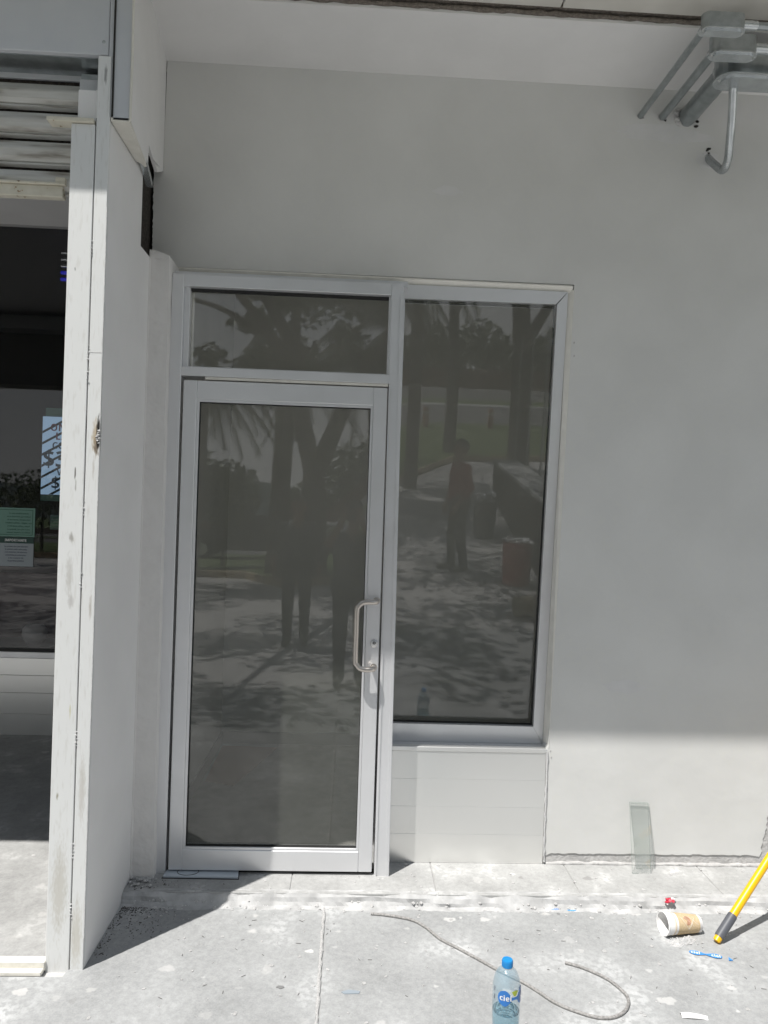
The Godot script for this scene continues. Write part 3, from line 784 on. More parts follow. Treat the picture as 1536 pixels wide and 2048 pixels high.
	put("interior_ceiling", bx(-6.0, 3.43, -6.0, -0.275, 3.46, -2.0), M.shop_dark, sf)
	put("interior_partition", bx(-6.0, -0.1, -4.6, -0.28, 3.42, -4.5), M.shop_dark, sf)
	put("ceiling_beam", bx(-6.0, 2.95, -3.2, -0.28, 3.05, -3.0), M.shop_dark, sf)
	put("counter", bx(-3.4, -0.05, -3.6, -0.9, 0.95, -3.1, 0.01), mat(lin(0.04, 0.012, 0.012), 0.5), sf)
	var cl := thing("ceiling_lamp", "blue-lit ceiling lamp inside the left shop", "lamp")
	var blue := mat(lin(0.02, 0.03, 0.25), 0.4); blue.emission_enabled = true; blue.emission = Color(0.12, 0.12, 0.75); blue.emission_energy_multiplier = 0.35
	for i in 5:
		put("tube", G.new().tube(P3([-1.50, 3.42 - i * 0.05, -2.5, -1.1, 3.42 - i * 0.05, -2.5]), 0.013, 8), blue if i > 2 else M.galv_light, cl)
	# lit price screen
	var ps := thing("price_screen", "lit blue-and-white striped price screen hanging in the left shop", "screen")
	var scr := mat(lin(0.10, 0.2, 0.3), 0.4); scr.emission_enabled = true; scr.emission = Color(0.52, 0.62, 0.72); scr.emission_energy_multiplier = 0.62
	var scr2 := mat(lin(0.01, 0.02, 0.03), 0.5)
	var zz := -2.05
	put("screen_face", bx(-1.418, 1.60, zz - 0.02, -0.72, 2.14, zz), scr, ps)
	for i in 10:
		var y0 := 1.30 + i * 0.078
		var poly := Geometry2D.intersect_polygons(P2([-1.45, y0, -0.70, y0 + 0.44, -0.70, y0 + 0.458, -1.45, y0 + 0.018]), P2([-1.417, 1.601, -0.721, 1.601, -0.721, 2.139, -1.417, 2.139]))
		for q in poly: put("stripe", G.new().prism(q, zz, zz + 0.001), scr2, ps)
	put("header", bx(-1.40, 2.145, zz - 0.02, -0.72, 2.20, zz), mat(lin(0.05, 0.14, 0.11), 0.4), ps)
	put("footer", bx(-1.418, 1.555, zz - 0.02, -0.72, 1.595, zz), mat(lin(0.03, 0.10, 0.08), 0.4), ps)
	var dk := mat(lin(0.03, 0.06, 0.09), 0.8); var rd := mat(lin(0.16, 0.06, 0.09), 0.8)
	for q in [["ONZA", 2.065, 0.050, rd, -1.365], ["LIBERTAD", 2.005, 0.050, rd, -1.330], ["COMPRA", 1.94, 0.046, dk, -1.350], ["$3", 1.845, 0.11, dk, -1.412], ["VENTA", 1.755, 0.042, dk, -1.312], ["$", 1.68, 0.08, dk, -1.350]]:
		var tm := text(q[0], q[2], true); tm.horizontal_alignment = HORIZONTAL_ALIGNMENT_LEFT
		var to := put("lettering", tm, q[3], ps); to.position = Vector3(q[4], q[1], zz + 0.003)
	# notices stuck on the glass
	var green := mat(lin(0.16, 0.30, 0.25), 0.6); var pale := mat(lin(0.33, 0.37, 0.40), 0.6); var dkgreen := mat(lin(0.02, 0.06, 0.05), 0.6)
	var n1 := thing("green_notice", "pale green framed notice stuck on the left shop's glass", "notice")
	put("paper", bx(-1.78, 1.306, -1.9485, -1.408, 1.502, -1.947), green, n1)
	for q in [[-1.765, 1.487, -1.422, 1.490], [-1.765, 1.318, -1.422, 1.321], [-1.765, 1.318, -1.762, 1.49], [-1.425, 1.318, -1.422, 1.49]]:
		put("border", bx(q[0], q[1], -1.947, q[2], q[3], -1.9464), M.ink_green, n1)
	var ln := ["En este establecimiento", "no se discrimina por motivos", "de apariencia, discapacidad,", "condición, género, religión, raza,", "preferencia política, sexual", "o cualquier otra, por lo que", "nuestro respeto a los demás"]
	for i in 7: write("lettering", ln[i], 0.0088, Vector3(-1.515, 1.464 - i * 0.0215, -1.9462), M.ink_green, n1)
	var n2 := thing("security_notice", "white notice headed IMPORTANTE on the left shop's glass", "notice")
	put("paper", bx(-1.78, 1.106, -1.9485, -1.412, 1.262, -1.947), pale, n2)
	put("header", bx(-1.78, 1.262, -1.9485, -1.412, 1.302, -1.947), dkgreen, n2)
	write("lettering", "IMPORTANTE", 0.0165, Vector3(-1.532, 1.282, -1.9462), M.white, n2, true)
	ln = ["La protección del efectivo", "y valores está reforzada", "con sistemas de alarmas", "automáticas enlazadas", "a los cuerpos de", "seguridad pública"]
	for i in 6: write("lettering", ln[i], 0.0098, Vector3(-1.528, 1.240 - i * 0.0195, -1.9462), M.ink, n2)
	var n3 := thing("small_notice", "small dark green card behind the left shop's glass, next to the pier", "notice")
	put("card", bx(-1.335, 1.36, -2.02, -1.2, 1.46, -2.018), mat(lin(0.05, 0.10, 0.095), 0.6), n3)
	for i in 4: put("print_line", bx(-1.325, 1.44 - i * 0.02, -2.018, -1.21, 1.444 - i * 0.02, -2.0174), M.ink_green, n3)
	var bl2 := thing("white_bowl", "pale rounded bowl on the sill inside the left shop", "bowl")
	put("bowl", G.new().lathe(P2([0.0, 0.0, 0.05, 0.0, 0.075, 0.03, 0.085, 0.07, 0.08, 0.10, 0.055, 0.13, 0.0, 0.135]), 24).moved(Transform3D(Basis(), Vector3(-1.47, 0.55, -2.15))), mat(grey(0.25), 0.5), bl2)
	put("shelf", bx(-2.2, 0.53, -2.35, -1.3, 0.549, -2.0), mat(grey(0.12), 0.6), bl2)

# ---------------------------------------------------------------- conduits at the upper right
func conduit_body(c: Vector3, len_: float, wid: float, hgt: float) -> Array:
	# long box with rounded ends, running along x; a raised oval cover on its underside
	var poly := PackedVector2Array(); var cov := PackedVector2Array(); var rim := PackedVector2Array()
	for i in 20:
		var a := TAU * i / 20.0
		var sx := len_ / 2.0 - wid / 2.0
		var ex := sx * (1.0 if cos(a) >= 0.0 else -1.0)
		poly.append(Vector2(ex + cos(a) * wid / 2, sin(a) * wid / 2))
		rim.append(Vector2(ex + cos(a) * wid * 0.53, sin(a) * wid * 0.53))
		cov.append(Vector2(ex * 0.94 + cos(a) * wid * 0.36, sin(a) * wid * 0.36))
	var t := Transform3D(Basis(Vector3.RIGHT, Vector3(0, 0, 1), Vector3(0, -1, 0)), c)
	var body := G.new().prism_at(poly, t, -hgt, 0.0)
	var plate := G.new().prism_at(rim, t, 0.0, 0.004)
	plate.prism_at(cov, t, 0.004, 0.010)
	return [body, plate]

func build_conduits() -> void:
	var specs := [
		["slim galvanised conduit, leftmost of the three leaving the wall", 1.990, 3.405, 0.0135, 0.525, 0.16, 0.056, 0.055, 0.02],
		["middle galvanised conduit of the three at the upper right", 2.092, 3.405, 0.0170, 0.395, 0.18, 0.068, 0.066, 0.024],
		["thick galvanised conduit, rightmost of the three leaving the wall", 2.205, 3.408, 0.041, 0.27, 0.36, 0.125, 0.115, 0.036]]
	for s in specs:
		var t := thing("conduit", s[0], "conduit", Vector3.ZERO, "galvanised conduits leaving the wall")
		var x: float = s[1]; var y: float = s[2]; var rr: float = s[3]; var ze: float = s[4]
		put("wall_pipe", G.new().tube(P3([x, y, -0.135, x, y, ze - 0.02]), rr, 18), M.galv, t)
		put("coupling", G.new().tube(P3([x, y, ze - 0.055, x, y, ze - 0.015]), rr * 1.22, 18), M.galv_light, t)
		var b := conduit_body(Vector3(x + s[5] / 2 - s[6] * 0.5, y - s[7] * 0.5, ze), s[5], s[6], s[7])
		put("elbow_box", b[0], M.galv, t)
		var cv := put("cover", b[1], M.galv_light, t)
		for e in [-1, 1]:
			var sc := G.new().lathe(P2([0.0, 0.0, 0.006, 0.0, 0.005, 0.003, 0.0, 0.004]), 12)
			sc.moved(Transform3D(Basis(Vector3.RIGHT, PI), Vector3(x + s[5] / 2 - s[6] * 0.5 + e * (s[5] / 2 - s[6] * 0.13), y - s[7] * 0.5 - 0.004, ze)))
			put("screw", sc, M.lock, cv)
		put("side_pipe", G.new().tube(P3([x + s[5] - s[6] * 0.55, y, ze, 6.0, y, ze]), rr, 18), M.galv, t)
		put("coupling", G.new().tube(P3([x + s[5] - s[6] * 0.6, y, ze, x + s[5] + 0.02, y, ze]), rr * 1.2, 18), M.galv_light, t)
		var r := RandomNumberGenerator.new(); r.seed = int(x * 100)
		var pl := G.new()
		for i in 12:
			var a := r.randf() * TAU
			blob(pl, Vector3(x + cos(a) * rr * 1.12, y + sin(a) * rr * 1.12, -0.134), rr * r.randf_range(0.35, 0.6), r)
		put("plaster_collar", pl, M.plaster_lump, t)
		var hole := G.new()
		for i in 4: blob(hole, Vector3(x + rr * r.randf_range(0.6, 1.3), y - rr * r.randf_range(0.3, 1.2), -0.131), rr * 0.25, r)
		put("wall_hole", hole, M.dark, t)
	# flexible conduit
	var f := thing("flexible_conduit", "ribbed flexible metal hose looping from the thick conduit into the wall", "hose")
	var path := smooth_path(P3([2.222, 3.37, 0.25, 2.242, 3.343, 0.22, 2.266, 3.268, 0.17, 2.291, 3.194, 0.11, 2.316, 3.138, 0.045, 2.322, 3.122, -0.01, 2.315, 3.172, -0.07, 2.312, 3.235, -0.138]), 0.0022)
	var rad := []
	for i in path.size(): rad.append(0.0158 + 0.0014 * (1.0 if (i / 2) % 2 == 0 else -1.0))
	put("hose", G.new().tube(path, rad, 14), M.galv_light, f)
	var wh := G.new(); var rh := RandomNumberGenerator.new(); rh.seed = 33
	for i in 7: blob(wh, Vector3(2.306 + rh.randf_range(-0.012, 0.01), 3.262 + rh.randf_range(-0.012, 0.014), -0.1305), rh.randf_range(0.004, 0.009), rh)
	put("wall_hole", wh, M.dark, f)
	var r2 := RandomNumberGenerator.new(); r2.seed = 71
	var ch := G.new()
	for i in 7: blob(ch, Vector3(2.30 + r2.randf_range(-0.02, 0.02), 3.24 + r2.randf_range(-0.03, 0.03), -0.130), r2.randf_range(0.003, 0.008), r2)
	put("chips", ch, M.cement, f)

# ---------------------------------------------------------------- things lying about
func fish(u: float) -> float:      # half height of the label's double-bubble outline at u in 0..1
	return 0.5 * (0.30 + 0.70 * pow(absf(cos(PI * u)), 1.4)) if u < 0.5 else 0.5 * (0.30 + 0.70 * pow(absf(cos(PI * u)), 1.4))

func bent_text(s: String, h: float, R: float, ang: float, y: float) -> ArrayMesh:
	var tm := text(s, h, true, "Droid Sans", 0.0004)
	var a := tm.get_mesh_arrays()
	var vs: PackedVector3Array = a[Mesh.ARRAY_VERTEX]; var ns: PackedVector3Array = a[Mesh.ARRAY_NORMAL]
	for i in vs.size():
		var th := ang + vs[i].x / R
		var rr := R + vs[i].z
		vs[i] = Vector3(sin(th) * rr, y + vs[i].y, cos(th) * rr)
		ns[i] = Vector3(sin(th), 0, cos(th))
	a[Mesh.ARRAY_VERTEX] = vs; a[Mesh.ARRAY_NORMAL] = ns
	var m := ArrayMesh.new(); m.add_surface_from_arrays(Mesh.PRIMITIVE_TRIANGLES, a)
	return m

func bent_patch(R: float, a0: float, a1: float, steps: int, top: Callable, bot: Callable) -> G:
	var g := G.new()
	for i in steps:
		var u0 := float(i) / steps; var u1 := float(i + 1) / steps
		var t0 := lerpf(a0, a1, u0); var t1 := lerpf(a0, a1, u1)
		var n0 := Vector3(sin(t0), 0, cos(t0)); var n1 := Vector3(sin(t1), 0, cos(t1))
		g.quads(n0 * R + Vector3.UP * bot.call(u0), n1 * R + Vector3.UP * bot.call(u1), n1 * R + Vector3.UP * top.call(u1), n0 * R + Vector3.UP * top.call(u0), n0, n1, n1, n0)
	return g

func build_floor_things() -> void:
	var r := RandomNumberGenerator.new(); r.seed = 99
	# water bottle
	var b := thing("water_bottle", "clear plastic water bottle with a blue cap, standing on the pavement", "bottle", Vector3(1.243, -0.06, 1.03))
	b.scale = Vector3(0.97, 0.93, 0.97)
	var pet := mat(lin(0.26, 0.44, 0.54, 0.30), 0.06)
	put("shell", G.new().lathe(P2([0.0, 0.008, 0.024, 0.0, 0.037, 0.005, 0.0415, 0.018, 0.0412, 0.034, 0.0385, 0.044, 0.0412, 0.056, 0.0418, 0.070, 0.0395, 0.082, 0.0414, 0.094, 0.0420, 0.108, 0.0398, 0.120, 0.0414, 0.132, 0.0422, 0.146, 0.0425, 0.17, 0.0425, 0.235, 0.0420, 0.250, 0.0400, 0.266, 0.0360, 0.280, 0.0295, 0.292, 0.0215, 0.300, 0.0150, 0.304, 0.0138, 0.308, 0.0138, 0.326, 0.0, 0.326]), 44), pet, b)
	var water := mat(lin(0.55, 0.78, 0.86, 0.0), 0.0); water.refraction_enabled = true; water.refraction_scale = 0.033
	put("water", G.new().lathe(P2([0.0, 0.0095, 0.023, 0.002, 0.0355, 0.007, 0.0400, 0.019, 0.0397, 0.034, 0.0370, 0.044, 0.0397, 0.056, 0.0403, 0.070, 0.0380, 0.082, 0.0399, 0.094, 0.0405, 0.108, 0.0383, 0.120, 0.0399, 0.132, 0.0407, 0.146, 0.0410, 0.168, 0.0, 0.168]), 44), water, b)
	var blue_cap := mat(lin(0.015, 0.24, 0.58), 0.4)
	var cp := G.new().lathe(P2([0.0, 0.307, 0.0162, 0.3065, 0.0165, 0.325, 0.0152, 0.3285, 0.0, 0.3295]), 36)
	for i in 36:
		var a := TAU * i / 36.0
		cp.tube(PackedVector3Array([Vector3(cos(a) * 0.0164, 0.308, sin(a) * 0.0164), Vector3(cos(a) * 0.0165, 0.3255, sin(a) * 0.0165)]), 0.0006, 4)
	put("cap", cp, blue_cap, b)
	var lb := mat(lin(0.03, 0.17, 0.50), 0.35); var lb2 := mat(lin(0.04, 0.09, 0.28), 0.35); var lime := mat(lin(0.38, 0.46, 0.05), 0.35)
	var R := 0.0432
	var yc := 0.229
	var env := func(u: float) -> float:      # a bubble that tapers to a neck and swells again
		var neck := 0.0045 + 0.019 * smoothstep(0.78, 1.0, u)
		var dome := sqrt(maxf(0.0, 1.0 - pow((u - 0.30) / 0.30, 2.0))) * 0.0245
		if u > 0.30: dome = 0.0245 * (0.5 + 0.5 * cos(PI * minf(1.0, (u - 0.30) / 0.40)))
		return maxf(neck if u > 0.3 else 0.0, dome)
	put("label", bent_patch(R, -0.85, 0.95, 40, func(u): return yc + env.call(u), func(u): return yc - env.call(u)), lb, b)
	put("label", bent_patch(R + 0.0002, 0.95, 1.9, 14, func(u): return yc + 0.0235 * sqrt(1.0 - u * u * 0.98), func(u): return yc - 0.0235 * sqrt(1.0 - u * u * 0.98)), lb2, b)
	put("lime_leaf", bent_patch(R, 0.16, 0.70, 12, func(u): return yc + 0.0215 + 0.003 * sin(PI * u), func(u): return yc + 0.0215 - 0.015 * sin(PI * u)), lime, b)
	put("lettering", bent_text("ciel", 0.0165, R + 0.0006, -0.27, yc + 0.001), M.white, b)
	put("lettering", bent_text("ciel", 0.0165, R + 0.0006, 1.45, yc + 0.001), M.white, b)
	for y0 in [0.214, 0.240]: put("print_mark", bent_patch(R, -1.22, -1.15, 2, func(_u): return y0 + 0.015, func(_u): return y0), M.ink, b)

	# grey flexible tube
	var cab := P3([0.866, -0.055, 0.231, 0.932, -0.055, 0.241, 1.025, -0.055, 0.272, 1.076, -0.055, 0.322, 1.125, -0.055, 0.403, 1.192, -0.055, 0.47, 1.256, -0.055, 0.537, 1.316, -0.055, 0.601, 1.383, -0.055, 0.662, 1.424, -0.055, 0.711, 1.468, -0.055, 0.77, 1.523, -0.055, 0.812, 1.588, -0.055, 0.843, 1.647, -0.055, 0.84, 1.697, -0.055, 0.804, 1.725, -0.055, 0.748, 1.716, -0.055, 0.695, 1.684, -0.055, 0.635, 1.621, -0.055, 0.578, 1.566, -0.055, 0.549])
	one("grey_cable", G.new().tube(smooth_path(cab, 0.015), 0.0055, 10), noisy(grey(0.20, 0.03), grey(0.34, 0.03), 0.7, 5.0, 0.03, 4, 0.0, 95), "thin grey cable snaking behind the bottle and curling back on itself", "cable")
	# paper cup on its side, mouth towards the left
	var cup := thing("paper_cup", "paper coffee cup with a tan sleeve lying on its side", "cup", Vector3(2.012, -0.0175, 0.352))
	var ax := Vector3(0.985, -0.075, -0.155).normalized()      # from mouth to base
	var upv := Vector3.UP
	var bz := ax.cross(upv).normalized()
	var cb := Basis(bz, ax, bz.cross(ax)).orthonormalized()
	cup.basis = cb
	var cw := mat(grey(0.80, 0.01), 0.6)
	var ri := 0.0425
	put("wall", G.new().lathe(P2([ri, 0.0, 0.0408, 0.02, 0.031, 0.155, 0.030, 0.156, 0.030, 0.148, 0.0, 0.148]), 40).lathe(P2([0.0, 0.145, 0.0295, 0.145, 0.0400, 0.02, 0.0415, 0.0]), 40), cw, cup)
	var rimp := PackedVector3Array()
	for i in 41: rimp.append(Vector3(cos(TAU * i / 40) * ri, 0.0, sin(TAU * i / 40) * ri))
	put("rim", G.new().tube(rimp, 0.0024, 7, false), cw, cup)
	put("ridge", G.new().lathe(P2([0.0405, 0.028, 0.0414, 0.030, 0.0408, 0.034, 0.0398, 0.036]), 40), mat(lin(0.68, 0.58, 0.45), 0.7), cup)
	var sl := put("sleeve", G.new().lathe(P2([0.0401, 0.045, 0.0328, 0.142, 0.0318, 0.142]), 40), noisy(lin(0.52, 0.40, 0.24), lin(0.60, 0.47, 0.30), 0.8, 6.0, 0.03, 4, 0.0, 91, 0.0, false), cup)
	# printed arcs and crossing lines on the sleeve, on the side that shows
	var front := 0.62
	var red := mat(lin(0.42, 0.10, 0.08), 0.7)
	var on := func(du: float, dv: float) -> Vector3:
		var yy := 0.085 + dv; var rr2 := lerpf(0.0401, 0.0328, (yy - 0.045) / 0.097) + 0.0004
		var th := front + du / rr2
		return Vector3(cos(th) * rr2, yy, sin(th) * rr2)
	for k in 5:
		var arc := PackedVector3Array()
		for i in 17:
			var a := -2.3 + 4.6 * i / 16.0
			arc.append(on.call(0.006 + cos(a + 1.2) * (0.003 + k * 0.0032), sin(a + 1.2) * (0.003 + k * 0.0030)))
		put("print_arc", G.new().tube(arc, 0.0006, 4), red, sl)
	for q in [[-0.018, -0.026, 0.026, 0.004], [0.026, 0.004, -0.016, 0.034], [-0.022, -0.012, 0.016, 0.028], [-0.024, 0.006, 0.008, 0.046]]:
		var ls := PackedVector3Array()
		for i in 9: ls.append(on.call(-lerpf(q[0], q[2], i / 8.0), lerpf(q[1], q[3], i / 8.0)))
		put("print_line", G.new().tube(ls, 0.0005, 4), M.white, sl)
	# yellow pole leaning to the right
	var pole := thing("yellow_pole", "yellow painter's pole with a dark grip leaning at the right edge", "pole")
	var p0 := Vector3(2.197, -0.050, 0.412); var pd := Vector3(0.685, 0.643, -0.338).normalized()
	var yel := mat(lin(0.83, 0.46, 0.005), 0.35)
	put("shaft", G.new().tube(PackedVector3Array([p0 + pd * 0.115, p0 + pd * 1.55]), 0.0155, 20), yel, pole)
	var grip := mat(lin(0.05, 0.055, 0.065), 0.5)
	grip.albedo_texture = ntex(0.03, 4, [[0.35, grey(1.0)], [0.68, grey(1.0)], [0.75, Color(3, 3, 3)]], 256, 93); grip.albedo_color = lin(0.09, 0.095, 0.11); tri_map(grip, 8.0)
	put("grip", G.new().tube(PackedVector3Array([p0 + pd * 0.018, p0 + pd * 0.023, p0 + pd * 0.118, p0 + pd * 0.123]), [0.0165, 0.0180, 0.0180, 0.0165], 20), grip, pole)
	put("end_cap", G.new().tube(PackedVector3Array([p0, p0 + pd * 0.003, p0 + pd * 0.020]), [0.0115, 0.0140, 0.0145], 20), yel, pole)
	# two strips of glass leaning on the wall
	for q in [[0.0, "thin strip of glass leaning on the wall below the shade line, front one"], [1.0, "second thin strip of glass tucked behind the front strip at the wall"]]:
		var st := thing("glass_strip", q[1], "glass strip", Vector3.ZERO, "glass strips leaning on the wall")
		var o: float = q[0]
		var base := Vector3(2.041 + o * 0.035, -0.014, -0.052 - o * 0.042); var tip := Vector3(2.045 + o * 0.006, 0.277 - o * 0.006, -0.1225 - o * 0.003)
		var w := Vector3(0.085, -0.003, 0)
		var tv := Vector3(0, 0, 0.005)
		var g := G.new()
		g.quad(base + tv, base + w + tv, tip + w + tv, tip + tv); g.quad(base, tip, tip + w, base + w)
		put("pane", g, M.clear_glass, st)
		var e := G.new()
		e.quad(tip + tv, tip + w + tv, tip + w, tip); e.quad(base, base + w, base + w + tv, base + tv)
		e.quad(base + w + tv, base + w, tip + w, tip + w + tv); e.quad(base, base + tv, tip + tv, tip)
		put("cut_edge", e, M.glass_edge, st)
	# torn label
	var tl := thing("torn_label", "torn blue bottle label lying flat beside the pole tip", "label", Vector3(2.118, -0.0572, 0.488))
	tl.basis = Basis(Vector3.UP, -0.30)
	var sky_blue := mat(lin(0.05, 0.26, 0.66), 0.4)
	for k in 2:
		var g := G.new(); var poly := PackedVector2Array()
		for i in 24:
			var a := TAU * i / 24
			poly.append(Vector2(-0.032 + k * 0.064 + cos(a) * (0.026 if (cos(a) > 0.0) == (k == 1) else 0.034), sin(a) * 0.0135 * (1.0 if (cos(a) > 0.0) == (k == 1) else (1.0 - 0.55 * absf(cos(a))))))
		g.prism_at(poly, Transform3D(Basis(Vector3.RIGHT, Vector3(0, 0, -1), Vector3(0, 1, 0)), Vector3.ZERO), 0.0, 0.0007 + k * 0.0002)
		put("bubble", g, sky_blue, tl)
		write("lettering", "ciel", 0.0145, Vector3(-0.036 + k * 0.072, 0.0013, 0.0), M.white, tl, true, Basis(Vector3.RIGHT, -PI / 2))
	put("scrap_end", G.new().prism_at(P2([0.078, -0.012, 0.094, -0.006, 0.086, 0.004, 0.081, 0.012]), Transform3D(Basis(Vector3.RIGHT, Vector3(0, 0, -1), Vector3(0, 1, 0)), Vector3(0, 0, 0.004)), 0.0, 0.0012), sky_blue, tl)
	# rubble and scraps
	var rub := thing("plaster_pile", "small heap of white plaster crumbs beside the paper cup", "rubble")
	var g2 := G.new()
	var hn := FastNoiseLite.new(); hn.frequency = 26.0; hn.fractal_octaves = 4
	var hp := func(i: int, k: int) -> Vector3:
		var a := TAU * i / 28.0; var q := k / 7.0
		var e := 1.0 + 0.35 * hn.get_noise_2d(cos(a) * 0.1, sin(a) * 0.1 + 3.0)
		var xx := cos(a) * 0.062 * q * e; var zz := sin(a) * 0.026 * q * e
		return Vector3(2.072 + xx * 0.95 - zz * 0.2, -0.0605 + 0.020 * (1.0 - q * q) * (0.8 + 0.9 * hn.get_noise_2d(xx, zz)), 0.402 - xx * 0.33 + zz)
	for i in 28:
		for k in 7: g2.quad(hp.call(i, k), hp.call(i + 1, k), hp.call(i + 1, k + 1), hp.call(i, k + 1))
	for i in 45:
		blob(g2, Vector3(2.072 + r.randfn(0, 0.045), -0.0585, 0.404 + r.randfn(0, 0.022)), 0.0015 + pow(r.randf(), 3.0) * 0.006, r)
	put("crumbs", g2, M.plaster_lump, rub)
	var rs := thing("red_scrap", "crumpled red and white wrapper at the foot of the step", "wrapper")
	for k in 2:
		var g3 := G.new()
		for i in 6: blob(g3, Vector3(2.118 + r.randf_range(-0.017, 0.017), -0.034 + r.randf() * 0.018, 0.170 + r.randf_range(-0.008, 0.008)), r.randf_range(0.006, 0.011), r)
		put("crumple", g3, mat(lin(0.5, 0.03, 0.06), 0.5) if k == 0 else M.white, rs)
	var sp := thing("white_spatula", "crumpled strip of white plastic near the lower right edge", "plastic strip")
	var sg := G.new()
	for i in 8:
		var u0 := i / 8.0; var u1 := (i + 1) / 8.0
		var A := func(u: float, s: float) -> Vector3: return Vector3(lerpf(1.872, 1.955, u), -0.058 + 0.008 * (1.0 - absf(s)) + 0.003 * sin(u * 4.0), lerpf(0.826, 0.838, u) + s * (0.012 + 0.003 * sin(u * 5.0)))
		for sd in [[-1.0, 0.0], [0.0, 1.0]]:
			sg.quad(A.call(u0, sd[1]), A.call(u1, sd[1]), A.call(u1, sd[0]), A.call(u0, sd[0]))
	put("strip", sg, M.white, sp)
	# bits of blue film and flakes scattered on the pavement
	for q in [[1.635, 0.128, 0.020, "translucent pale blue film scrap, left of two by the step", 0.30], [1.697, 0.134, 0.014, "bright blue film scrap, right of two by the step", 0.55]]:
		var poly := PackedVector2Array()
		for i in 9:
			var a := TAU * i / 9.0; poly.append(Vector2(cos(a) * q[2] * 1.6, sin(a) * q[2] * 0.7) * r.randf_range(0.6, 1.2))
		var m := mat(lin(0.25 if q[4] < 0.5 else 0.12, 0.38, 0.7), 0.4)
		one("film_scrap", G.new().prism_at(poly, Transform3D(Basis(Vector3.RIGHT, Vector3(0, 0, -1), Vector3(0, 1, 0)), Vector3(q[0], -0.0595, q[1] + 0.045)), 0.0, 0.003), m, q[3], "scrap")
	var fl := G.new()
	for i in 560:
		var c := Vector3(r.randf_range(-0.1, 2.8), -0.0595, r.randf_range(0.2, 1.0))
		if r.randf() < 0.25: c = Vector3(r.randf_range(0.0, 2.8), -0.0145, r.randf_range(-0.11, 0.14))
		if r.randf() < 0.3: c = Vector3(r.randf_range(-0.1, 2.8), -0.0595, 0.172 + absf(r.randfn(0, 0.03)))
		var poly := PackedVector2Array(); var s := 0.0015 + pow(r.randf(), 3.0) * 0.008
		var e := r.randf_range(0.4, 1.0); var ph := r.randf() * TAU
		for k in 7:
			var a := TAU * k / 7.0
			poly.append((Vector2(cos(a), sin(a) * e) * s * r.randf_range(0.85, 1.12)).rotated(ph))
		fl.prism_at(poly, Transform3D(Basis(Vector3.RIGHT, Vector3(0, 0, -1), Vector3(0, 1, 0)), c), 0.0, r.randf_range(0.0006, 0.0025))
	var fk := structure("plaster_flakes", fl, M.plaster_lump); fk.set_meta("kind", "stuff")
	tag(fk, "white plaster flakes scattered over the pavement and step", "debris")
	var tw := G.new()
	for i in 60:
		var c := Vector3(r.randf_range(0.0, 2.6), -0.058, r.randf_range(0.18, 0.75)); var a := r.randf() * TAU; var l := r.randf_range(0.006, 0.02)
		tw.tube(PackedVector3Array([c, c + Vector3(cos(a), 0.0, sin(a)) * l]), 0.0008, 4)
	for i in 620:
		var u := r.randf()
		var c := Vector3(-0.135 + absf(r.randfn(0, 0.07)), -0.0590, 0.19 + absf(r.randfn(0, 0.028)))
		if i % 3 == 0: c = Vector3(-0.14 + absf(r.randfn(0, 0.018)), -0.0590, 0.18 + u * 0.35)
		if i % 5 == 0: c = Vector3(-0.01 + r.randfn(0, 0.045), -0.0590, 0.32 + r.randfn(0, 0.05))
		if i % 7 == 0: c = Vector3(-0.13 + absf(r.randfn(0, 0.12)), -0.0140, 0.06 + r.randf() * 0.08)
		var pl := PackedVector2Array(); var sz := 0.0007 + pow(r.randf(), 3.0) * 0.0042; var ph := r.randf() * TAU
		for k in 6: pl.append((Vector2(cos(TAU * k / 6.0), sin(TAU * k / 6.0) * 0.5) * sz * r.randf_range(0.7, 1.2)).rotated(ph))
		tw.prism_at(pl, Transform3D(Basis(Vector3.RIGHT, Vector3(0, 0, -1), Vector3(0, 1, 0)), c), 0.0, 0.0012)
	var tk := structure("dark_grit", tw, mat(grey(0.10, 0.08), 0.95)); tk.set_meta("kind", "stuff")
	tag(tk, "dark grit and splinters swept into the corner by the pier", "debris")
	var gs := thing("grey_scrap", "flat grey-blue scrap on the pavement left of the bottle", "scrap")
	put("scrap", G.new().prism_at(P2([-0.03, 0.0, -0.005, 0.012, 0.034, 0.004, 0.03, -0.008, -0.02, -0.010]), Transform3D(Basis(Vector3.RIGHT, Vector3(0, 0, -1), Vector3(0, 1, 0)), Vector3(0.783, -0.0597, 0.715)), 0.0, 0.002), mat(lin(0.28, 0.32, 0.36), 0.6), gs)
	var rd := thing("round_grey_scrap", "small round grey scrap on the slab in front of the door", "scrap")
	put("scrap", G.new().prism_at(P2([-0.014, 0.0, -0.006, 0.008, 0.01, 0.007, 0.015, -0.002, 0.002, -0.009]), Transform3D(Basis(Vector3.RIGHT, Vector3(0, 0, -1), Vector3(0, 1, 0)), Vector3(0.545, -0.0597, 0.691)), 0.0, 0.002), mat(grey(0.2), 0.7), rd)

# ---------------------------------------------------------------- the street behind the camera, seen in the glass
func leaves(g: G, c: Vector3, rad: Vector3, count: int, size: float, r: RandomNumberGenerator, a: Color, b: Color) -> void:
	for i in count:
		var d := Vector3(r.randfn(), r.randfn(), r.randfn()).normalized() * pow(r.randf(), 0.45)
		var p := c + d * rad
		var q := Basis(Vector3(r.randfn(), r.randfn(), r.randfn()).normalized(), r.randf() * TAU)
		var s := size * r.randf_range(0.6, 1.3)
		var x := q.x * s; var y := q.y * s * 0.5
		g.quad(p - x, p - y, p + x, p + y)
		g.tint(a.lerp(b, r.randf()))

func limb(g: G, pts: Array, r0: float, r1: float) -> void:
	var p := smooth_path(P3(pts), 0.25)
	var rad := []
	for i in p.size(): rad.append(lerpf(r0, r1, float(i) / (p.size() - 1)))
	g.tube(p, rad, 10)

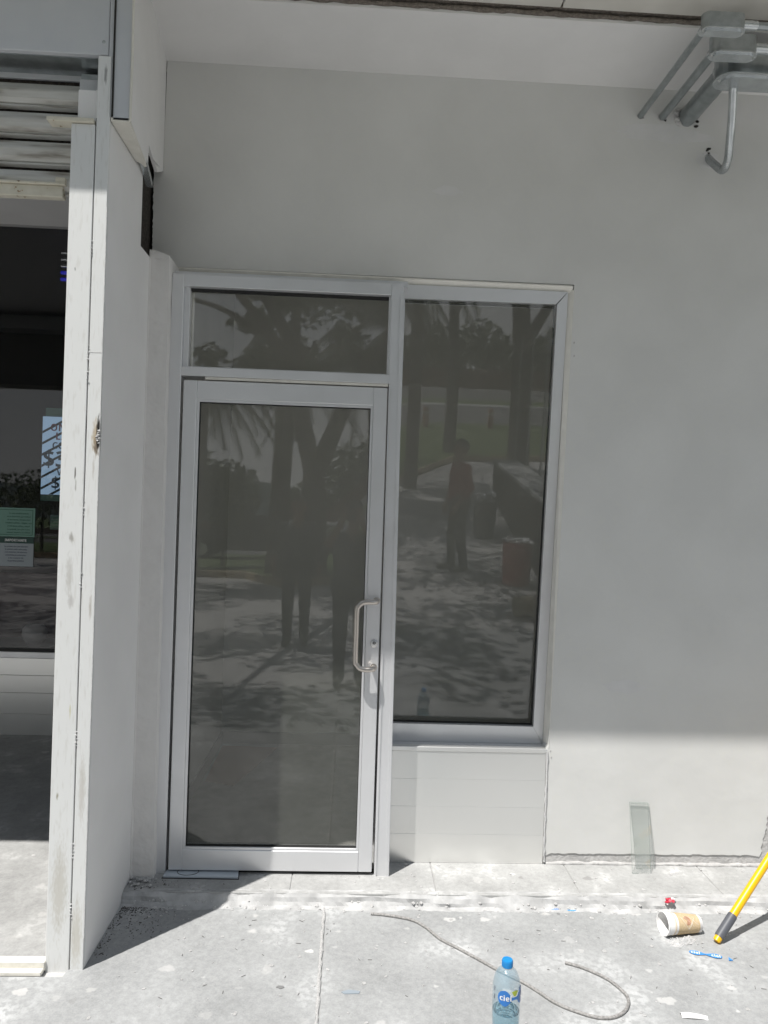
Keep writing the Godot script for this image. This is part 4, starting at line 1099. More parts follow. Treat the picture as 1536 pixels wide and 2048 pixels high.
func tree(called: String, label: String, limbs: Array, clumps: Array, size: float, a: Color, b: Color, seed_: int, bark: Material = null) -> Node3D:
	var t := thing(called, label, "tree")
	var r := RandomNumberGenerator.new(); r.seed = seed_
	var g := G.new()
	for l in limbs: limb(g, l[0], l[1], l[2])
	if limbs.size(): put("trunk", g, M.bark if bark == null else bark, t)
	var f := G.new()
	for c in clumps: leaves(f, c[0], c[1], c[2], size, r, a, b)
	if clumps.size(): put("crown", f, M.leaf, t)
	return t

func palm(called: String, label: String, base: Vector3, top: Vector3, r0: float, fronds: int, length: float, seed_: int) -> void:
	var t := thing(called, label, "palm tree")
	var r := RandomNumberGenerator.new(); r.seed = seed_
	var g := G.new(); var path := PackedVector3Array(); var rad := []
	for i in 30:
		var u := i / 29.0
		path.append(base.lerp(top, u) + Vector3(sin(u * 2.0) * 0.08, 0, 0)); rad.append(lerpf(r0, r0 * 0.75, u) * (1.0 + 0.05 * (i % 2)))
	g.tube(path, rad, 12)
	put("trunk", g, M.palm_bark, t)
	var f := G.new()
	for k in fronds:
		var a := TAU * k / fronds + r.randf_range(-0.2, 0.2)
		var rise := r.randf_range(-0.2, 0.9); var L := length * r.randf_range(0.8, 1.1)
		var dir := Vector3(cos(a), 0, sin(a))
		var prev := top
		var sidev := dir.cross(Vector3.UP)
		for i in 28:
			var u := (i + 1) / 28.0
			var p := top + dir * L * u * 0.8 + Vector3.UP * L * (rise * u - (0.75 + rise * 0.5) * u * u)
			var dd := (p - prev).normalized()
			f.quad(prev - sidev * 0.012, p - sidev * 0.012, p + sidev * 0.012, prev + sidev * 0.012)
			f.tint(Color(0.08, 0.09, 0.03))
			for s in [-1.0, 1.0]:
				for kk in 3:
					var o := prev.lerp(p, kk / 3.0)
					var e: Vector3 = o + (sidev * s * 0.55 + dd * 0.35 - Vector3.UP * r.randf_range(0.6, 1.2)).normalized() * 0.50 * (1.05 - 0.6 * u)
					var w := dd * 0.013
					f.tri(o - w, o + w, e)
					f.tint(Color(0.05, 0.085, 0.025).lerp(Color(0.09, 0.12, 0.04), r.randf()))
			prev = p
	put("fronds", f, M.leaf, t)

func build_street() -> void:
	var xs := []
	var x := -40.0
	while x <= 40.0:
		xs.append(x); x += 0.5 if absf(x) < 8.0 else 2.0
	structure("parking_pavement", sheet(xs, 24, func(xx, t): return lerpf(3.45, K(xx), t), 0.0), M.paving)
	structure("lawn", sheet(xs, 18, func(xx, t): return lerpf(K(xx) + 0.16, 23.5, t), 0.11), M.grass)
	structure("road", sheet(xs, 8, func(_xx, t): return lerpf(23.5, 30.5, t), 0.02), M.asphalt)
	structure("verge", sheet(xs, 4, func(_xx, t): return lerpf(30.5, 32.5, t), 0.1), M.grass)
	structure("far_road", sheet(xs, 6, func(_xx, t): return lerpf(32.5, 40.0, t), 0.03), M.asphalt)
	var gxs := []
	x = -600.0
	while x <= 600.0:
		gxs.append(x); x += 60.0
	structure("ground", sheet(gxs, 10, func(_xx, t): return lerpf(39.5, 600.0, t), -0.6), M.grass)
	structure("far_ground", sheet([-600.0, -300.0, -40.0], 10, func(_xx, t): return lerpf(-40.0, 41.0, t), -0.5), M.grass)
	structure("far_ground", sheet([40.0, 300.0, 600.0], 10, func(_xx, t): return lerpf(-40.0, 41.0, t), -0.5), M.grass)
	# kerb with a painted top, stone by stone
	var kerb := Node3D.new(); kerb.name = "kerb"; kerb.set_meta("kind", "structure"); add_child(kerb)
	x = -12.0
	while x < 12.0:
		var x1 := x + 0.55
		var g := G.new()
		var a := Vector3(x, H(x, K(x)), K(x)); var b := Vector3(x1 - 0.02, H(x1, K(x1)), K(x1))
		var up := Vector3(0, 0.15, 0); var bk := Vector3(0, 0, 0.16); var dn := Vector3(0, -0.15, 0)
		g.quad(b + dn, a + dn, a + up, b + up); g.quad(a + up, a + up + bk, b + up + bk, b + up)
		g.quad(a + dn, a + dn + bk, a + bk + up, a + up); g.quad(b + dn + bk, b + dn, b + up, b + up + bk)
		g.quad(a + dn + bk, b + dn + bk, b + up + bk, a + up + bk)
		put("kerb_stone", g, M.kerb, kerb)
		x = x1
	var hg := G.new()
	for i in 60:
		var p := []
		for k in 2:
			var u := (i + k) / 60.0
			var hx := -330.0 + 420.0 * u
			p.append([hx, 13.0 * exp(-pow((u - 0.62) / 0.16, 2.0)) + 8.0 * exp(-pow((u - 0.3) / 0.2, 2.0)) + 1.2 * sin(u * 31.0)])
		hg.quad(Vector3(p[0][0], -14, 420), Vector3(p[0][0], p[0][1] + 1.5, 440), Vector3(p[1][0], p[1][1] + 1.5, 440), Vector3(p[1][0], -14, 420))
		hg.quad(Vector3(p[0][0], p[0][1] + 1.5, 440), Vector3(p[0][0], -14, 500), Vector3(p[1][0], -14, 500), Vector3(p[1][0], p[1][1] + 1.5, 440))
	structure("hill", hg, M.hill)

	var dk := Color(0.035, 0.055, 0.018); var lt := Color(0.085, 0.12, 0.035)
	# big forked tree whose crown shades the pavement
	var rr := RandomNumberGenerator.new(); rr.seed = 52
	var clumps := []
	for ix in 12:
		for iz in 11:
			var c := Vector3(-8.6 + ix + rr.randf_range(-0.5, 0.5), rr.randf_range(6.3, 8.2), 5.0 + iz + rr.randf_range(-0.5, 0.5))
			var q := Vector3(rr.randf_range(0.5, 1.1), rr.randf_range(0.3, 0.6), rr.randf_range(0.5, 1.1))
			if rr.randf() < 0.84: clumps.append([c, q, 250])
	for i in 12: clumps.append([Vector3(rr.randf_range(-1.6, 1.8), rr.randf_range(7.2, 8.6), rr.randf_range(14.0, 18.0)), Vector3(1.0, 0.5, 1.0), 250])
	for i in 14:      # lower twigs that hang into view
		var c := Vector3(rr.randf_range(-0.8, 1.6), rr.randf_range(4.7, 6.0), rr.randf_range(9.5, 13.0))
		if i > 9: c = Vector3(rr.randf_range(-2.3, -0.9), rr.randf_range(4.2, 5.4), rr.randf_range(10.5, 12.5))
		clumps.append([c, Vector3(rr.randf_range(0.3, 0.6), rr.randf_range(0.2, 0.35), rr.randf_range(0.3, 0.6)), 170])
	tree("forked_tree", "big forked shade tree at the kerb, reflected in the door", [
		[[0.05, -0.2, 11.3, 0.02, 1.0, 11.2, 0.0, 2.3, 11.15], 0.30, 0.22],
		[[0.0, 2.2, 11.15, -0.28, 3.3, 11.1, -0.5, 4.6, 10.9, -1.4, 6.0, 10.0], 0.20, 0.08],
		[[0.0, 2.1, 11.15, 0.42, 3.2, 11.1, 0.95, 4.2, 10.8, 1.9, 5.6, 10.0], 0.19, 0.08],
		[[-0.4, 4.2, 11.0, -1.2, 5.0, 9.0, -2.0, 5.8, 7.0, -2.4, 6.2, 5.2], 0.09, 0.03],
		[[0.9, 4.1, 10.9, 1.6, 5.0, 9.0, 2.0, 5.8, 6.6], 0.09, 0.03],
		[[-0.5, 4.5, 10.9, -2.0, 5.4, 11.4, -3.6, 5.8, 11.8], 0.08, 0.03], [[0.95, 4.2, 10.8, 2.4, 5.2, 11.6, 3.8, 5.8, 12.0], 0.08, 0.03]], clumps, 0.085, dk, lt, 101)
	tree("slim_tree", "slim straight tree beside the forked tree, reflected in the door", [
		[[-0.62, -0.3, 11.6, -0.60, 2.0, 11.6, -0.5, 4.0, 11.5, -0.45, 5.5, 11.3], 0.14, 0.10]],
		[[Vector3(-0.6, 5.6, 11.4), Vector3(1.0, 0.7, 1.0), 300]], 0.085, dk, lt, 102)
	tree("window_fork_tree", "slender tree forking high up, reflected in the window", [
		[[3.4, 0.4, 17.3, 3.42, 2.9, 17.3, 3.35, 4.7, 17.2], 0.19, 0.14], [[3.35, 4.5, 17.2, 3.2, 6.2, 17.1, 3.0, 8.5, 17.0], 0.12, 0.06], [[3.35, 4.5, 17.2, 3.75, 6.2, 17.2, 4.4, 8.5, 17.0], 0.11, 0.06]],
		[[Vector3(3.2, 8.8, 17.0), Vector3(2.0, 1.2, 2.0), 900], [Vector3(4.6, 9.0, 17.0), Vector3(1.6, 1.0, 1.6), 600]], 0.10, dk, lt, 103)
	tree("branching_tree", "thick leaning tree by the planter wall, reflected at the window's right", [
		[[4.95, 0.3, 15.4, 4.9, 3.2, 15.4, 4.7, 5.2, 15.3, 4.3, 7.5, 15.0], 0.30, 0.16], [[4.85, 3.6, 15.4, 5.6, 5.0, 15.2, 6.4, 6.4, 15.0], 0.16, 0.07], [[4.75, 4.8, 15.3, 5.3, 6.2, 15.2, 5.6, 8.0, 15.0], 0.14, 0.06]],
		[[Vector3(4.6, 8.2, 15.0), Vector3(2.0, 1.2, 2.0), 900], [Vector3(6.6, 7.0, 15.0), Vector3(1.5, 1.0, 1.5), 700]], 0.10, dk, lt, 104)
	palm("palm_tree", "palm with low hanging fronds farthest left before the lawn", Vector3(-2.5, -0.2, 12.0), Vector3(-2.35, 4.0, 11.8), 0.15, 20, 2.2, 7)
	palm("palm_tree", "palm whose fronds hang just right of the forked tree", Vector3(1.30, -0.1, 11.9), Vector3(0.95, 4.7, 11.7), 0.14, 20, 2.5, 8)
	palm("palm_tree", "drooping palm at the kerb before the slim tree", Vector3(-1.0, -0.1, 13.0), Vector3(-0.9, 4.8, 12.8), 0.12, 18, 2.3, 9)
	palm("palm_tree", "palm at the kerb whose rough trunk is reflected at the window's left edge", Vector3(1.98, 0.0, 12.6), Vector3(1.9, 5.3, 12.5), 0.15, 18, 2.3, 12)
	palm("palm_tree", "small far palm left of the parked car", Vector3(-5.4, -0.3, 15.5), Vector3(-5.3, 4.6, 15.5), 0.14, 16, 2.2, 10)
	for q in [[-2.5, 16.0, 2.9, 0.95, "rounded small tree in front of the car"], [-3.7, 15.6, 3.3, 1.3, "tall bushy small tree at the left of the lawn"], [-8.6, 16.0, 2.6, 2.2, "broad leafy shrub near the left kerb"]]:
		tree("bush", q[4], [[[q[0], H(q[0], q[1]) - 0.1, q[1], q[0], H(q[0], q[1]) + q[2] * 0.5, q[1]], 0.06, 0.03]], [[Vector3(q[0], H(q[0], q[1]) + q[2] * 0.68, q[1]), Vector3(q[3], q[2] * 0.32, q[3]), 1500]], 0.09, dk, lt, 200 + int(q[0]))
	for q in [[-13.8, 9.0, 8.5, 3.4, "large shade tree at the far left of the parking, nearest the shops"], [-17.0, 14.5, 9.0, 3.8, "second large shade tree on the left of the parking"], [-19.5, 21.0, 9.5, 3.6, "large shade tree far back at the left"], [-22.5, 9.0, 9.0, 4.2, "outermost large shade tree on the left"], [9.0, 11.5, 8.5, 3.4, "large shade tree beyond the mesh fence, nearest the shops"], [13.5, 17.0, 9.5, 4.0, "second large shade tree beyond the mesh fence"], [20.0, 12.0, 9.0, 4.2, "outermost large shade tree on the right"]]:
		var gy := H(q[0], q[1])
		tree("shade_tree", q[4], [[[q[0], gy - 0.2, q[1], q[0] + 0.1, gy + 2.0, q[1], q[0] + 0.2, gy + q[2] * 0.6, q[1]], 0.24, 0.12]],
			[[Vector3(q[0], gy + q[2] * 0.62, q[1]), Vector3(q[3], q[2] * 0.36, q[3]), 1500], [Vector3(q[0] + 1.2, gy + q[2] * 0.5, q[1] - 0.6), Vector3(q[3] * 0.7, 1.6, q[3] * 0.7), 700]], 0.22, dk, lt, 400 + int(q[0]))
	for i in 9:
		var hx := -2.0 + i * 2.6
		tree("hedge_tree", ["broad dark hedge tree beyond the brown wall, first from the left", "second hedge tree beyond the brown wall", "third hedge tree beyond the brown wall", "fourth hedge tree beyond the brown wall", "fifth hedge tree beyond the brown wall", "sixth hedge tree beyond the brown wall", "seventh hedge tree beyond the brown wall", "eighth hedge tree beyond the brown wall", "rightmost hedge tree beyond the brown wall"][i],
			[[[hx, H(hx, 44.0) - 0.2, 44.0, hx, H(hx, 44.0) + 2.0, 44.0], 0.2, 0.1]], [[Vector3(hx, H(hx, 44.0) + 1.9 + sin(i * 2.1) * 0.4, 44.0), Vector3(2.0, 2.0, 1.8), 900]], 0.22, dk, lt, 300 + i)
	var bw := thing("brown_wall", "long low brown wall on the far side of the road", "wall")
	var bg := G.new()
	for i in 20:
		var x0 := -10.0 + i * 2.0; var x1 := x0 + 2.0
		var y0 := H(x0, 40.2); var y1 := H(x1, 40.2)
		bg.quad(Vector3(x1, y1 - 0.3, 40.2), Vector3(x0, y0 - 0.3, 40.2), Vector3(x0, y0 + 1.1, 40.2), Vector3(x1, y1 + 1.1, 40.2))
		bg.quad(Vector3(x0, y0 + 1.1, 40.2), Vector3(x0, y0 + 1.1, 40.5), Vector3(x1, y1 + 1.1, 40.5), Vector3(x1, y1 + 1.1, 40.2))
		bg.quad(Vector3(x0, y0 - 0.3, 40.5), Vector3(x1, y1 - 0.3, 40.5), Vector3(x1, y1 + 1.1, 40.5), Vector3(x0, y0 + 1.1, 40.5))
	put("wall", bg, M.brown_wall, bw)
	for q in [[3.2, "orange bollard beside the road, left one"], [5.46, "orange bollard beside the road, right one"]]:
		var b := thing("bollard", q[1], "bollard", Vector3(q[0], H(q[0], 22.4) + 0.1, 22.4), "orange bollards along the road")
		put("post", G.new().lathe(P2([0.0, 0.0, 0.10, 0.0, 0.10, 0.62, 0.085, 0.66, 0.0, 0.68]), 16), M.orange, b)
		put("band", G.new().lathe(P2([0.102, 0.44, 0.103, 0.44, 0.103, 0.54, 0.102, 0.54]), 16), M.white, b)
	# white barrier and parked car, far left
	var ba := thing("white_barrier", "long white rail beyond the parked car", "barrier")
	put("rail", bx(-5.5, 0.85, 25.9, 0.6, 0.98, 26.0, 0.02), M.white, ba)
	for i in 4: put("post", bx(-5.3 + i * 1.9, -0.5, 25.92, -5.2 + i * 1.9, 0.86, 25.98), M.white, ba)
	var car := thing("parked_car", "dark parked car side-on at the far side of the lawn", "car", Vector3(-2.5, H(-2.5, 21.0) + 0.1, 21.0))
	put("body", G.new().prism(P2([-2.1, 0.30, -2.15, 0.62, -2.0, 0.82, -1.2, 0.92, -0.6, 1.38, 0.6, 1.42, 1.3, 0.98, 2.0, 0.90, 2.15, 0.6, 2.1, 0.30]), -0.8, 0.8), M.car, car)
	put("side_window", G.new().prism(P2([-1.0, 0.95, -0.55, 1.32, 0.55, 1.35, 1.05, 0.98]), -0.815, -0.801), M.black, car)
	for q in [[-1.35, -0.8], [1.35, -0.8], [-1.35, 0.8], [1.35, 0.8]]:
		var w := put("wheel", G.new().tube(P3([q[0], 0.32, q[1] - 0.1, q[0], 0.32, q[1] + 0.1]), 0.32, 20), M.tyre, car)
		put("rim", G.new().tube(P3([q[0], 0.32, q[1] - 0.11, q[0], 0.32, q[1] + 0.11]), 0.19, 16), M.galv_light, w)
	for q in [-2.14, 2.08]: put("headlight" if q > 0 else "tail_light", bx(q, 0.62, -0.74, q + 0.06, 0.74, -0.5, 0.02), M.white if q > 0 else M.red_plastic, car)
	put("number_plate", bx(-2.17, 0.42, -0.2, -2.15, 0.54, 0.2), M.white, car)
	# planter wall with fence on the right
	var pw := thing("planter_wall", "low pale-topped planter wall along the right side of the parking", "wall")
	var pg := G.new(); var tg := G.new()
	var wa := Vector3(3.07, 0, 4.3); var wb := Vector3(3.58, 0, 11.4)
	for i in 8:
		var p := wa.lerp(wb, i / 8.0); var q := wa.lerp(wb, (i + 1) / 8.0)
		var hp := lerpf(0.88, 1.06, i / 8.0); var hq := lerpf(0.88, 1.06, (i + 1) / 8.0)
		var s := Vector3(0.40, 0, -0.05)
		pg.quad(p - Vector3.UP * 0.3, p + Vector3.UP * hp, q + Vector3.UP * hq, q - Vector3.UP * 0.3)
		pg.quad(p + s - Vector3.UP * 0.3, q + s - Vector3.UP * 0.3, q + s + Vector3.UP * hq, p + s + Vector3.UP * hp)
		for k in [[0.0, 0.0]]:
			tg.quad(p + Vector3(-0.04, hp, 0), p + Vector3(-0.04, hp + 0.06, 0), q + Vector3(-0.04, hq + 0.06, 0), q + Vector3(-0.04, hq, 0))
			tg.quad(p + Vector3(-0.04, hp + 0.06, 0), p + s + Vector3(0.04, hp + 0.06, 0), q + s + Vector3(0.04, hq + 0.06, 0), q + Vector3(-0.04, hq + 0.06, 0))
	pg.quad(wa - Vector3.UP * 0.3, wa + Vector3(0.4, -0.3, -0.05), wa + Vector3(0.4, 0.88, -0.05), wa + Vector3.UP * 0.88)
	put("wall", pg, M.cavity, pw)
	put("coping", tg, M.concrete, pw)
	var fe := thing("mesh_fence", "tall metal mesh fence standing behind the planter wall", "fence")
	for i in 6:
		var p := Vector3(3.62, -0.1, 4.3).lerp(Vector3(4.3, 0.3, 12.8), i / 5.0)
		put("post", G.new().tube(PackedVector3Array([p, p + Vector3.UP * 3.4]), 0.022, 8), M.galv, fe)
	for i in 22:
		var yy := 1.6 + i * 0.11
		put("wire", G.new().tube(PackedVector3Array([Vector3(3.62, yy - 0.3, 4.3), Vector3(4.3, yy, 12.8)]), 0.004, 4), M.galv, fe)
	# red drum with a cloth, dark bin with a white bag, sack
	var dr := thing("red_drum", "red plastic drum on the pavement, reflected low in the window", "drum", Vector3(2.80, -0.06, 5.42))
	put("drum", G.new().lathe(P2([0.0, 0.0, 0.160, 0.0, 0.170, 0.04, 0.182, 0.50, 0.189, 0.515, 0.182, 0.53, 0.172, 0.52, 0.16, 0.1, 0.0, 0.09]), 24), M.red_plastic, dr)
	var ct := thing("white_cloth", "crumpled white cloth lying on the red drum", "cloth", Vector3(2.80, 0.47, 5.42))
	var cg := G.new(); var r := RandomNumberGenerator.new(); r.seed = 5
	for i in 40: blob(cg, Vector3(r.randf_range(-0.15, 0.15), r.randf_range(0.0, 0.03), r.randf_range(-0.14, 0.14)), r.randf_range(0.02, 0.045), r)
	put("cloth", cg, M.white, ct)
	var bi := thing("dark_bin", "dark bag-lined bin against the planter wall", "bin", Vector3(2.83, H(2.83, 7.98), 7.98))
	put("bin", G.new().lathe(P2([0.0, 0.0, 0.15, 0.0, 0.175, 0.3, 0.18, 0.55, 0.15, 0.57, 0.0, 0.56]), 18), M.black, bi)
	var wb2 := thing("white_bag", "crumpled white plastic bag on top of the dark bin", "bag", Vector3(2.83, H(2.83, 7.98) + 0.56, 7.98))
	var wg := G.new()
	for i in 22: blob(wg, Vector3(r.randf_range(-0.13, 0.13), r.randf_range(0.0, 0.14), r.randf_range(-0.1, 0.1)), r.randf_range(0.04, 0.07), r)
	put("bag", wg, M.white, wb2)
	var sk := thing("tan_sack", "tan rolled sack lying on the pavement in front of the red drum", "sack", Vector3(2.60, -0.06, 3.84))
	var skg := G.new()
	skg.tube(smooth_path(P3([-0.13, 0.10, 0.08, -0.05, 0.12, 0.04, 0.1, 0.13, -0.03, 0.3, 0.11, -0.14]), 0.05), 0.11, 14)
	put("sack", skg, M.bag, sk)

# ---------------------------------------------------------------- people (seen in the glass)
func skinned(g: G, bones: Array, cell: float, kk: float) -> void:
	var lo := Vector3(1e9, 1e9, 1e9); var hi := -lo
	for b in bones:
		var m := maxf(b[2], b[3]) + cell * 3.0
		for p in [b[0], b[1]]:
			lo = lo.min(p - Vector3.ONE * m); hi = hi.max(p + Vector3.ONE * m)
	var nx := int((hi.x - lo.x) / cell) + 2; var ny := int((hi.y - lo.y) / cell) + 2; var nz := int((hi.z - lo.z) / cell) + 2
	var f := PackedFloat32Array(); f.resize(nx * ny * nz); f.fill(1.0)
	var best := PackedFloat32Array(); best.resize(f.size()); best.fill(9.0)
	var who := PackedByteArray(); who.resize(f.size())
	for bi in bones.size():
		var b: Array = bones[bi]
		var pa: Vector3 = b[0]; var ba: Vector3 = b[1] - b[0]
		var ra: float = b[2]; var rb: float = b[3]
		var l2 := maxf(ba.length_squared(), 1e-9)
		var m := maxf(ra, rb) + kk + cell * 2.0
		var q0 := ((pa.min(b[1]) - Vector3.ONE * m - lo) / cell).max(Vector3.ZERO); var q1 := (pa.max(b[1]) + Vector3.ONE * m - lo) / cell
		for k in range(int(q0.z), mini(nz, int(q1.z) + 1)):
			for j in range(int(q0.y), mini(ny, int(q1.y) + 1)):
				for i in range(int(q0.x), mini(nx, int(q1.x) + 1)):
					var p := lo + Vector3(i, j, k) * cell - pa
					var t := clampf(p.dot(ba) / l2, 0.0, 1.0)
					var d := (p - ba * t).length() - lerpf(ra, rb, t)
					var at := (k * ny + j) * nx + i
					if d < best[at]:
						best[at] = d; who[at] = bi
					var h := clampf(0.5 + 0.5 * (f[at] - d) / kk, 0.0, 1.0)
					f[at] = lerpf(f[at], d, h) - kk * h * (1.0 - h)
	var id := {}
	var ps := PackedVector3Array(); var ns := PackedVector3Array(); var cs := PackedColorArray()
	var sx := 1; var sy := nx; var sz := nx * ny
	var off := [0, sx, sy, sx + sy, sz, sx + sz, sy + sz, sx + sy + sz]
	var edges := [[0, 1], [2, 3], [4, 5], [6, 7], [0, 2], [1, 3], [4, 6], [5, 7], [0, 4], [1, 5], [2, 6], [3, 7]]
	for k in nz - 1:
		for j in ny - 1:
			for i in nx - 1:
				var at := k * sz + j * sy + i
				var neg := 0
				for o in off:
					if f[at + o] < 0.0: neg += 1
				if neg == 0 or neg == 8: continue
				var sum := Vector3.ZERO; var cnt := 0
				for e in edges:
					var a := f[at + off[e[0]]]; var b := f[at + off[e[1]]]
					if (a < 0.0) != (b < 0.0):
						var t := a / (a - b)
						var pa := Vector3(e[0] & 1, (e[0] >> 1) & 1, e[0] >> 2); var pb := Vector3(e[1] & 1, (e[1] >> 1) & 1, e[1] >> 2)
						sum += pa.lerp(pb, t); cnt += 1
				id[at] = ps.size()
				ps.append(lo + (Vector3(i, j, k) + sum / cnt) * cell)
				ns.append(Vector3(f[at + sx] + f[at + sx + sy + sz] - f[at] - f[at + sy + sz], f[at + sy] + f[at + sx + sy + sz] - f[at] - f[at + sx + sz], f[at + sz] + f[at + sx + sy + sz] - f[at] - f[at + sx + sy]).normalized())
				cs.append(bones[who[at]][4])
	for at in id:
		for e in [[sx, sy, sz], [sy, sz, sx], [sz, sx, sy]]:
			var a := f[at] < 0.0; var b := f[at + e[0]] < 0.0
			if a == b: continue
			var q := [at, at - e[1], at - e[1] - e[2], at - e[2]]
			if not (id.has(q[1]) and id.has(q[2]) and id.has(q[3])): continue
			var w := []
			for z in q: w.append(id[z])
			if not a: w.reverse()
			for t in [[0, 1, 2], [0, 2, 3]]:
				g.tris(ps[w[t[0]]], ps[w[t[1]]], ps[w[t[2]]], ns[w[t[0]]], ns[w[t[1]]], ns[w[t[2]]])
				g.has_c = true
				for z in [t[0], t[2], t[1]]: g.c.append(cs[w[z]])

func hand(bones: Array, wrist: Vector3, dir: Vector3, palm: Vector3, thumb: Vector3, skin: Color, curl: float) -> void:
	var d := dir.normalized(); var pn := palm.normalized(); var s := thumb.normalized()
	bones.append([wrist, wrist + d * 0.05, 0.026, 0.024, skin])
	for side in [-0.6, 0.6]: bones.append([wrist + s * 0.02 * side + d * 0.02, wrist + d * 0.085 + s * 0.045 * side, 0.016, 0.013, skin])
	var lens := [0.066, 0.076, 0.071, 0.054]
	for i in 4:
		var base := wrist + d * 0.085 + s * (0.030 - i * 0.020)
		var d1 := (d * cos(curl) + pn * sin(curl)).normalized(); var d2 := (d * cos(curl * 2.4) + pn * sin(curl * 2.4)).normalized()
		var mid: Vector3 = base + d1 * lens[i] * 0.5
		bones.append([base, mid, 0.0095, 0.009, skin]); bones.append([mid, mid + d2 * lens[i] * 0.5, 0.009, 0.0075, skin])
	var tb := wrist + d * 0.02 + s * 0.03
	var tm := tb + (d * 0.7 + s * 0.7 + pn * 0.2).normalized() * 0.035
	bones.append([tb, tm, 0.012, 0.010, skin]); bones.append([tm, tm + (d + s * 0.3 + pn * 0.3).normalized() * 0.03, 0.010, 0.008, skin])

func person(label: String, at: Vector3, turn: float, shirt: Color, pants: Color, hair: Color, s: float, elbows: Array, wrists: Array, hand_dirs: Array, step_: float, cap: bool) -> Node3D:
	var t := thing("person", label, "person", at)
	t.rotation.y = turn
	var skin := Color(0.27, 0.15, 0.095); var shoe := Color(0.015, 0.014, 0.013)
	# faces +z before it is turned
	var B := []
	var V := func(x: float, y: float, z: float) -> Vector3: return Vector3(x, y, z) * s
	B.append([V.call(-0.08, 0.95, 0), V.call(0.08, 0.95, 0), 0.125 * s, 0.125 * s, pants])
	B.append([V.call(0, 1.0, 0), V.call(0, 1.15, 0.01), 0.135 * s, 0.135 * s, shirt])
	B.append([V.call(-0.06, 1.05, 0), V.call(-0.09, 1.32, 0), 0.11 * s, 0.11 * s, shirt])
	B.append([V.call(0.06, 1.05, 0), V.call(0.09, 1.32, 0), 0.11 * s, 0.11 * s, shirt])
	B.append([V.call(-0.16, 1.40, -0.01), V.call(0.16, 1.40, -0.01), 0.065 * s, 0.065 * s, shirt])
	B.append([V.call(0, 1.40, 0), V.call(0, 1.53, 0.015), 0.062 * s, 0.055 * s, skin])
	for k in 2:
		var sd := -1.0 if k == 0 else 1.0
		var f := step_ * sd
		B.append([V.call(sd * 0.09, 0.92, 0), V.call(sd * 0.10, 0.50, 0.02 + f * 0.4), 0.092 * s, 0.066 * s, pants])
		B.append([V.call(sd * 0.10, 0.50, 0.02 + f * 0.4), V.call(sd * 0.10, 0.10, -0.02 + f), 0.068 * s, 0.056 * s, pants])
		B.append([V.call(sd * 0.10, 0.055, -0.04 + f), V.call(sd * 0.115, 0.04, 0.15 + f), 0.046 * s, 0.038 * s, shoe])
		B.append([V.call(sd * 0.18, 1.40, -0.01), elbows[k], 0.062 * s, 0.048 * s, shirt])
		var e: Vector3 = elbows[k]; var w: Vector3 = wrists[k]
		B.append([e, e.lerp(w, 0.35), 0.047 * s, 0.044 * s, shirt]); B.append([e.lerp(w, 0.3), w, 0.040 * s, 0.029 * s, skin])
	var g := G.new()
	skinned(g, B, 0.017, 0.035)
	for k in 2:
		var hb := []
		hand(hb, wrists[k], hand_dirs[k][0], hand_dirs[k][1], hand_dirs[k][2], skin, 0.5)
		skinned(g, hb, 0.006, 0.010)
	var Hb := []
	Hb.append([V.call(0, 1.50, 0.0), V.call(0, 1.56, 0.02), 0.052 * s, 0.052 * s, skin])
	Hb.append([V.call(0, 1.64, 0.0), V.call(0, 1.66, 0.015), 0.088 * s, 0.084 * s, skin])
	Hb.append([V.call(0, 1.575, 0.035), V.call(0, 1.60, 0.03), 0.050 * s, 0.062 * s, skin])
	Hb.append([V.call(0, 1.645, 0.098), V.call(0, 1.615, 0.118), 0.008 * s, 0.015 * s, skin])
	for sd in [-1.0, 1.0]:
		Hb.append([V.call(sd * 0.086, 1.65, 0.0), V.call(sd * 0.084, 1.61, 0.005), 0.016 * s, 0.012 * s, skin])
		Hb.append([V.call(sd * 0.033, 1.648, 0.088), V.call(sd * 0.034, 1.648, 0.089), 0.010 * s, 0.010 * s, Color(0.04, 0.03, 0.03)])
	Hb.append([V.call(-0.022, 1.578, 0.088), V.call(0.022, 1.578, 0.088), 0.007 * s, 0.007 * s, Color(0.22, 0.07, 0.06)])
	Hb.append([V.call(0, 1.68, -0.025), V.call(0, 1.705, -0.005), 0.090 * s, 0.086 * s, hair])
	if cap: Hb.append([V.call(-0.04, 1.72, 0.10), V.call(0.04, 1.72, 0.10), 0.025 * s, 0.025 * s, hair])
	skinned(g, Hb, 0.008, 0.012)
	put("body", g, M.skin_cloth, t)
	return t

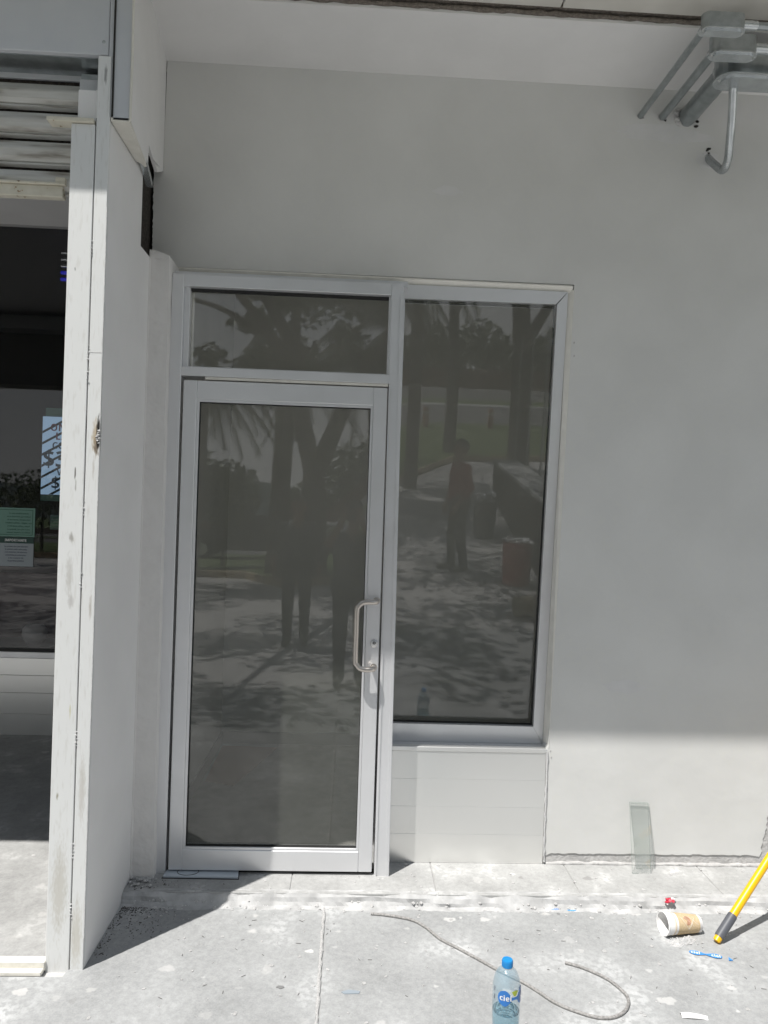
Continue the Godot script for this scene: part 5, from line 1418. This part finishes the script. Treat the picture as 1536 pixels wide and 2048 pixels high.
func build_people() -> void:
	var s := 0.965
	# the one who takes the picture, facing the door
	var at := Vector3(0.76, -0.06, 3.66)
	person("person in dark clothes and cap holding up a phone, facing the door", at, PI, Color(0.025, 0.026, 0.028), Color(0.02, 0.021, 0.025), Color(0.03, 0.03, 0.03), s,
		[Vector3(-0.30, 1.16, 0.10), Vector3(0.30, 1.16, 0.10)], [Vector3(-0.075, 1.50, 0.315), Vector3(0.11, 1.50, 0.315)],
		[[Vector3(0.35, 0.9, 0.2), Vector3(0.8, 0, 0.6), Vector3(0.5, 0.2, 0.8)], [Vector3(-0.35, 0.9, 0.2), Vector3(-0.8, 0, 0.6), Vector3(-0.5, 0.2, 0.8)]], 0.03, true)
	var ph := thing("phone", "black phone held up by the person facing the door", "phone", Vector3(0.742, 1.54, 3.285))
	put("case", bx(-0.038, -0.08, -0.004, 0.038, 0.08, 0.005, 0.003), M.black, ph)
	put("lens", G.new().tube(P3([-0.012, 0.05, -0.004, -0.012, 0.05, -0.0055]), 0.006, 12), M.gasket, ph)
	person("person in a pale-collared dark jacket standing behind the photographer", Vector3(0.12, -0.06, 5.6), PI, Color(0.06, 0.065, 0.07), Color(0.025, 0.025, 0.03), Color(0.02, 0.016, 0.012), 0.99,
		[Vector3(-0.27, 1.14, -0.02), Vector3(0.27, 1.14, -0.02)], [Vector3(-0.27, 0.90, 0.10), Vector3(0.27, 0.90, 0.10)],
		[[Vector3(0.1, -1, 0.2), Vector3(1, 0, 0), Vector3(0, 0, 1)], [Vector3(-0.1, -1, 0.2), Vector3(-1, 0, 0), Vector3(0, 0, 1)]], 0.04, false)
	person("person in a red shirt and black trousers standing by the planter wall", Vector3(2.14, -0.06, 6.1), -PI / 2 - 0.25, Color(0.30, 0.028, 0.028), Color(0.018, 0.018, 0.022), Color(0.02, 0.016, 0.012), 0.98,
		[Vector3(-0.26, 1.13, -0.04), Vector3(0.26, 1.13, -0.04)], [Vector3(-0.22, 0.90, 0.12), Vector3(0.24, 0.88, 0.08)],
		[[Vector3(0.1, -1, 0.3), Vector3(1, 0, 0), Vector3(0, 0, 1)], [Vector3(-0.1, -1, 0.2), Vector3(-1, 0, 0), Vector3(0, 0, 1)]], 0.05, false)
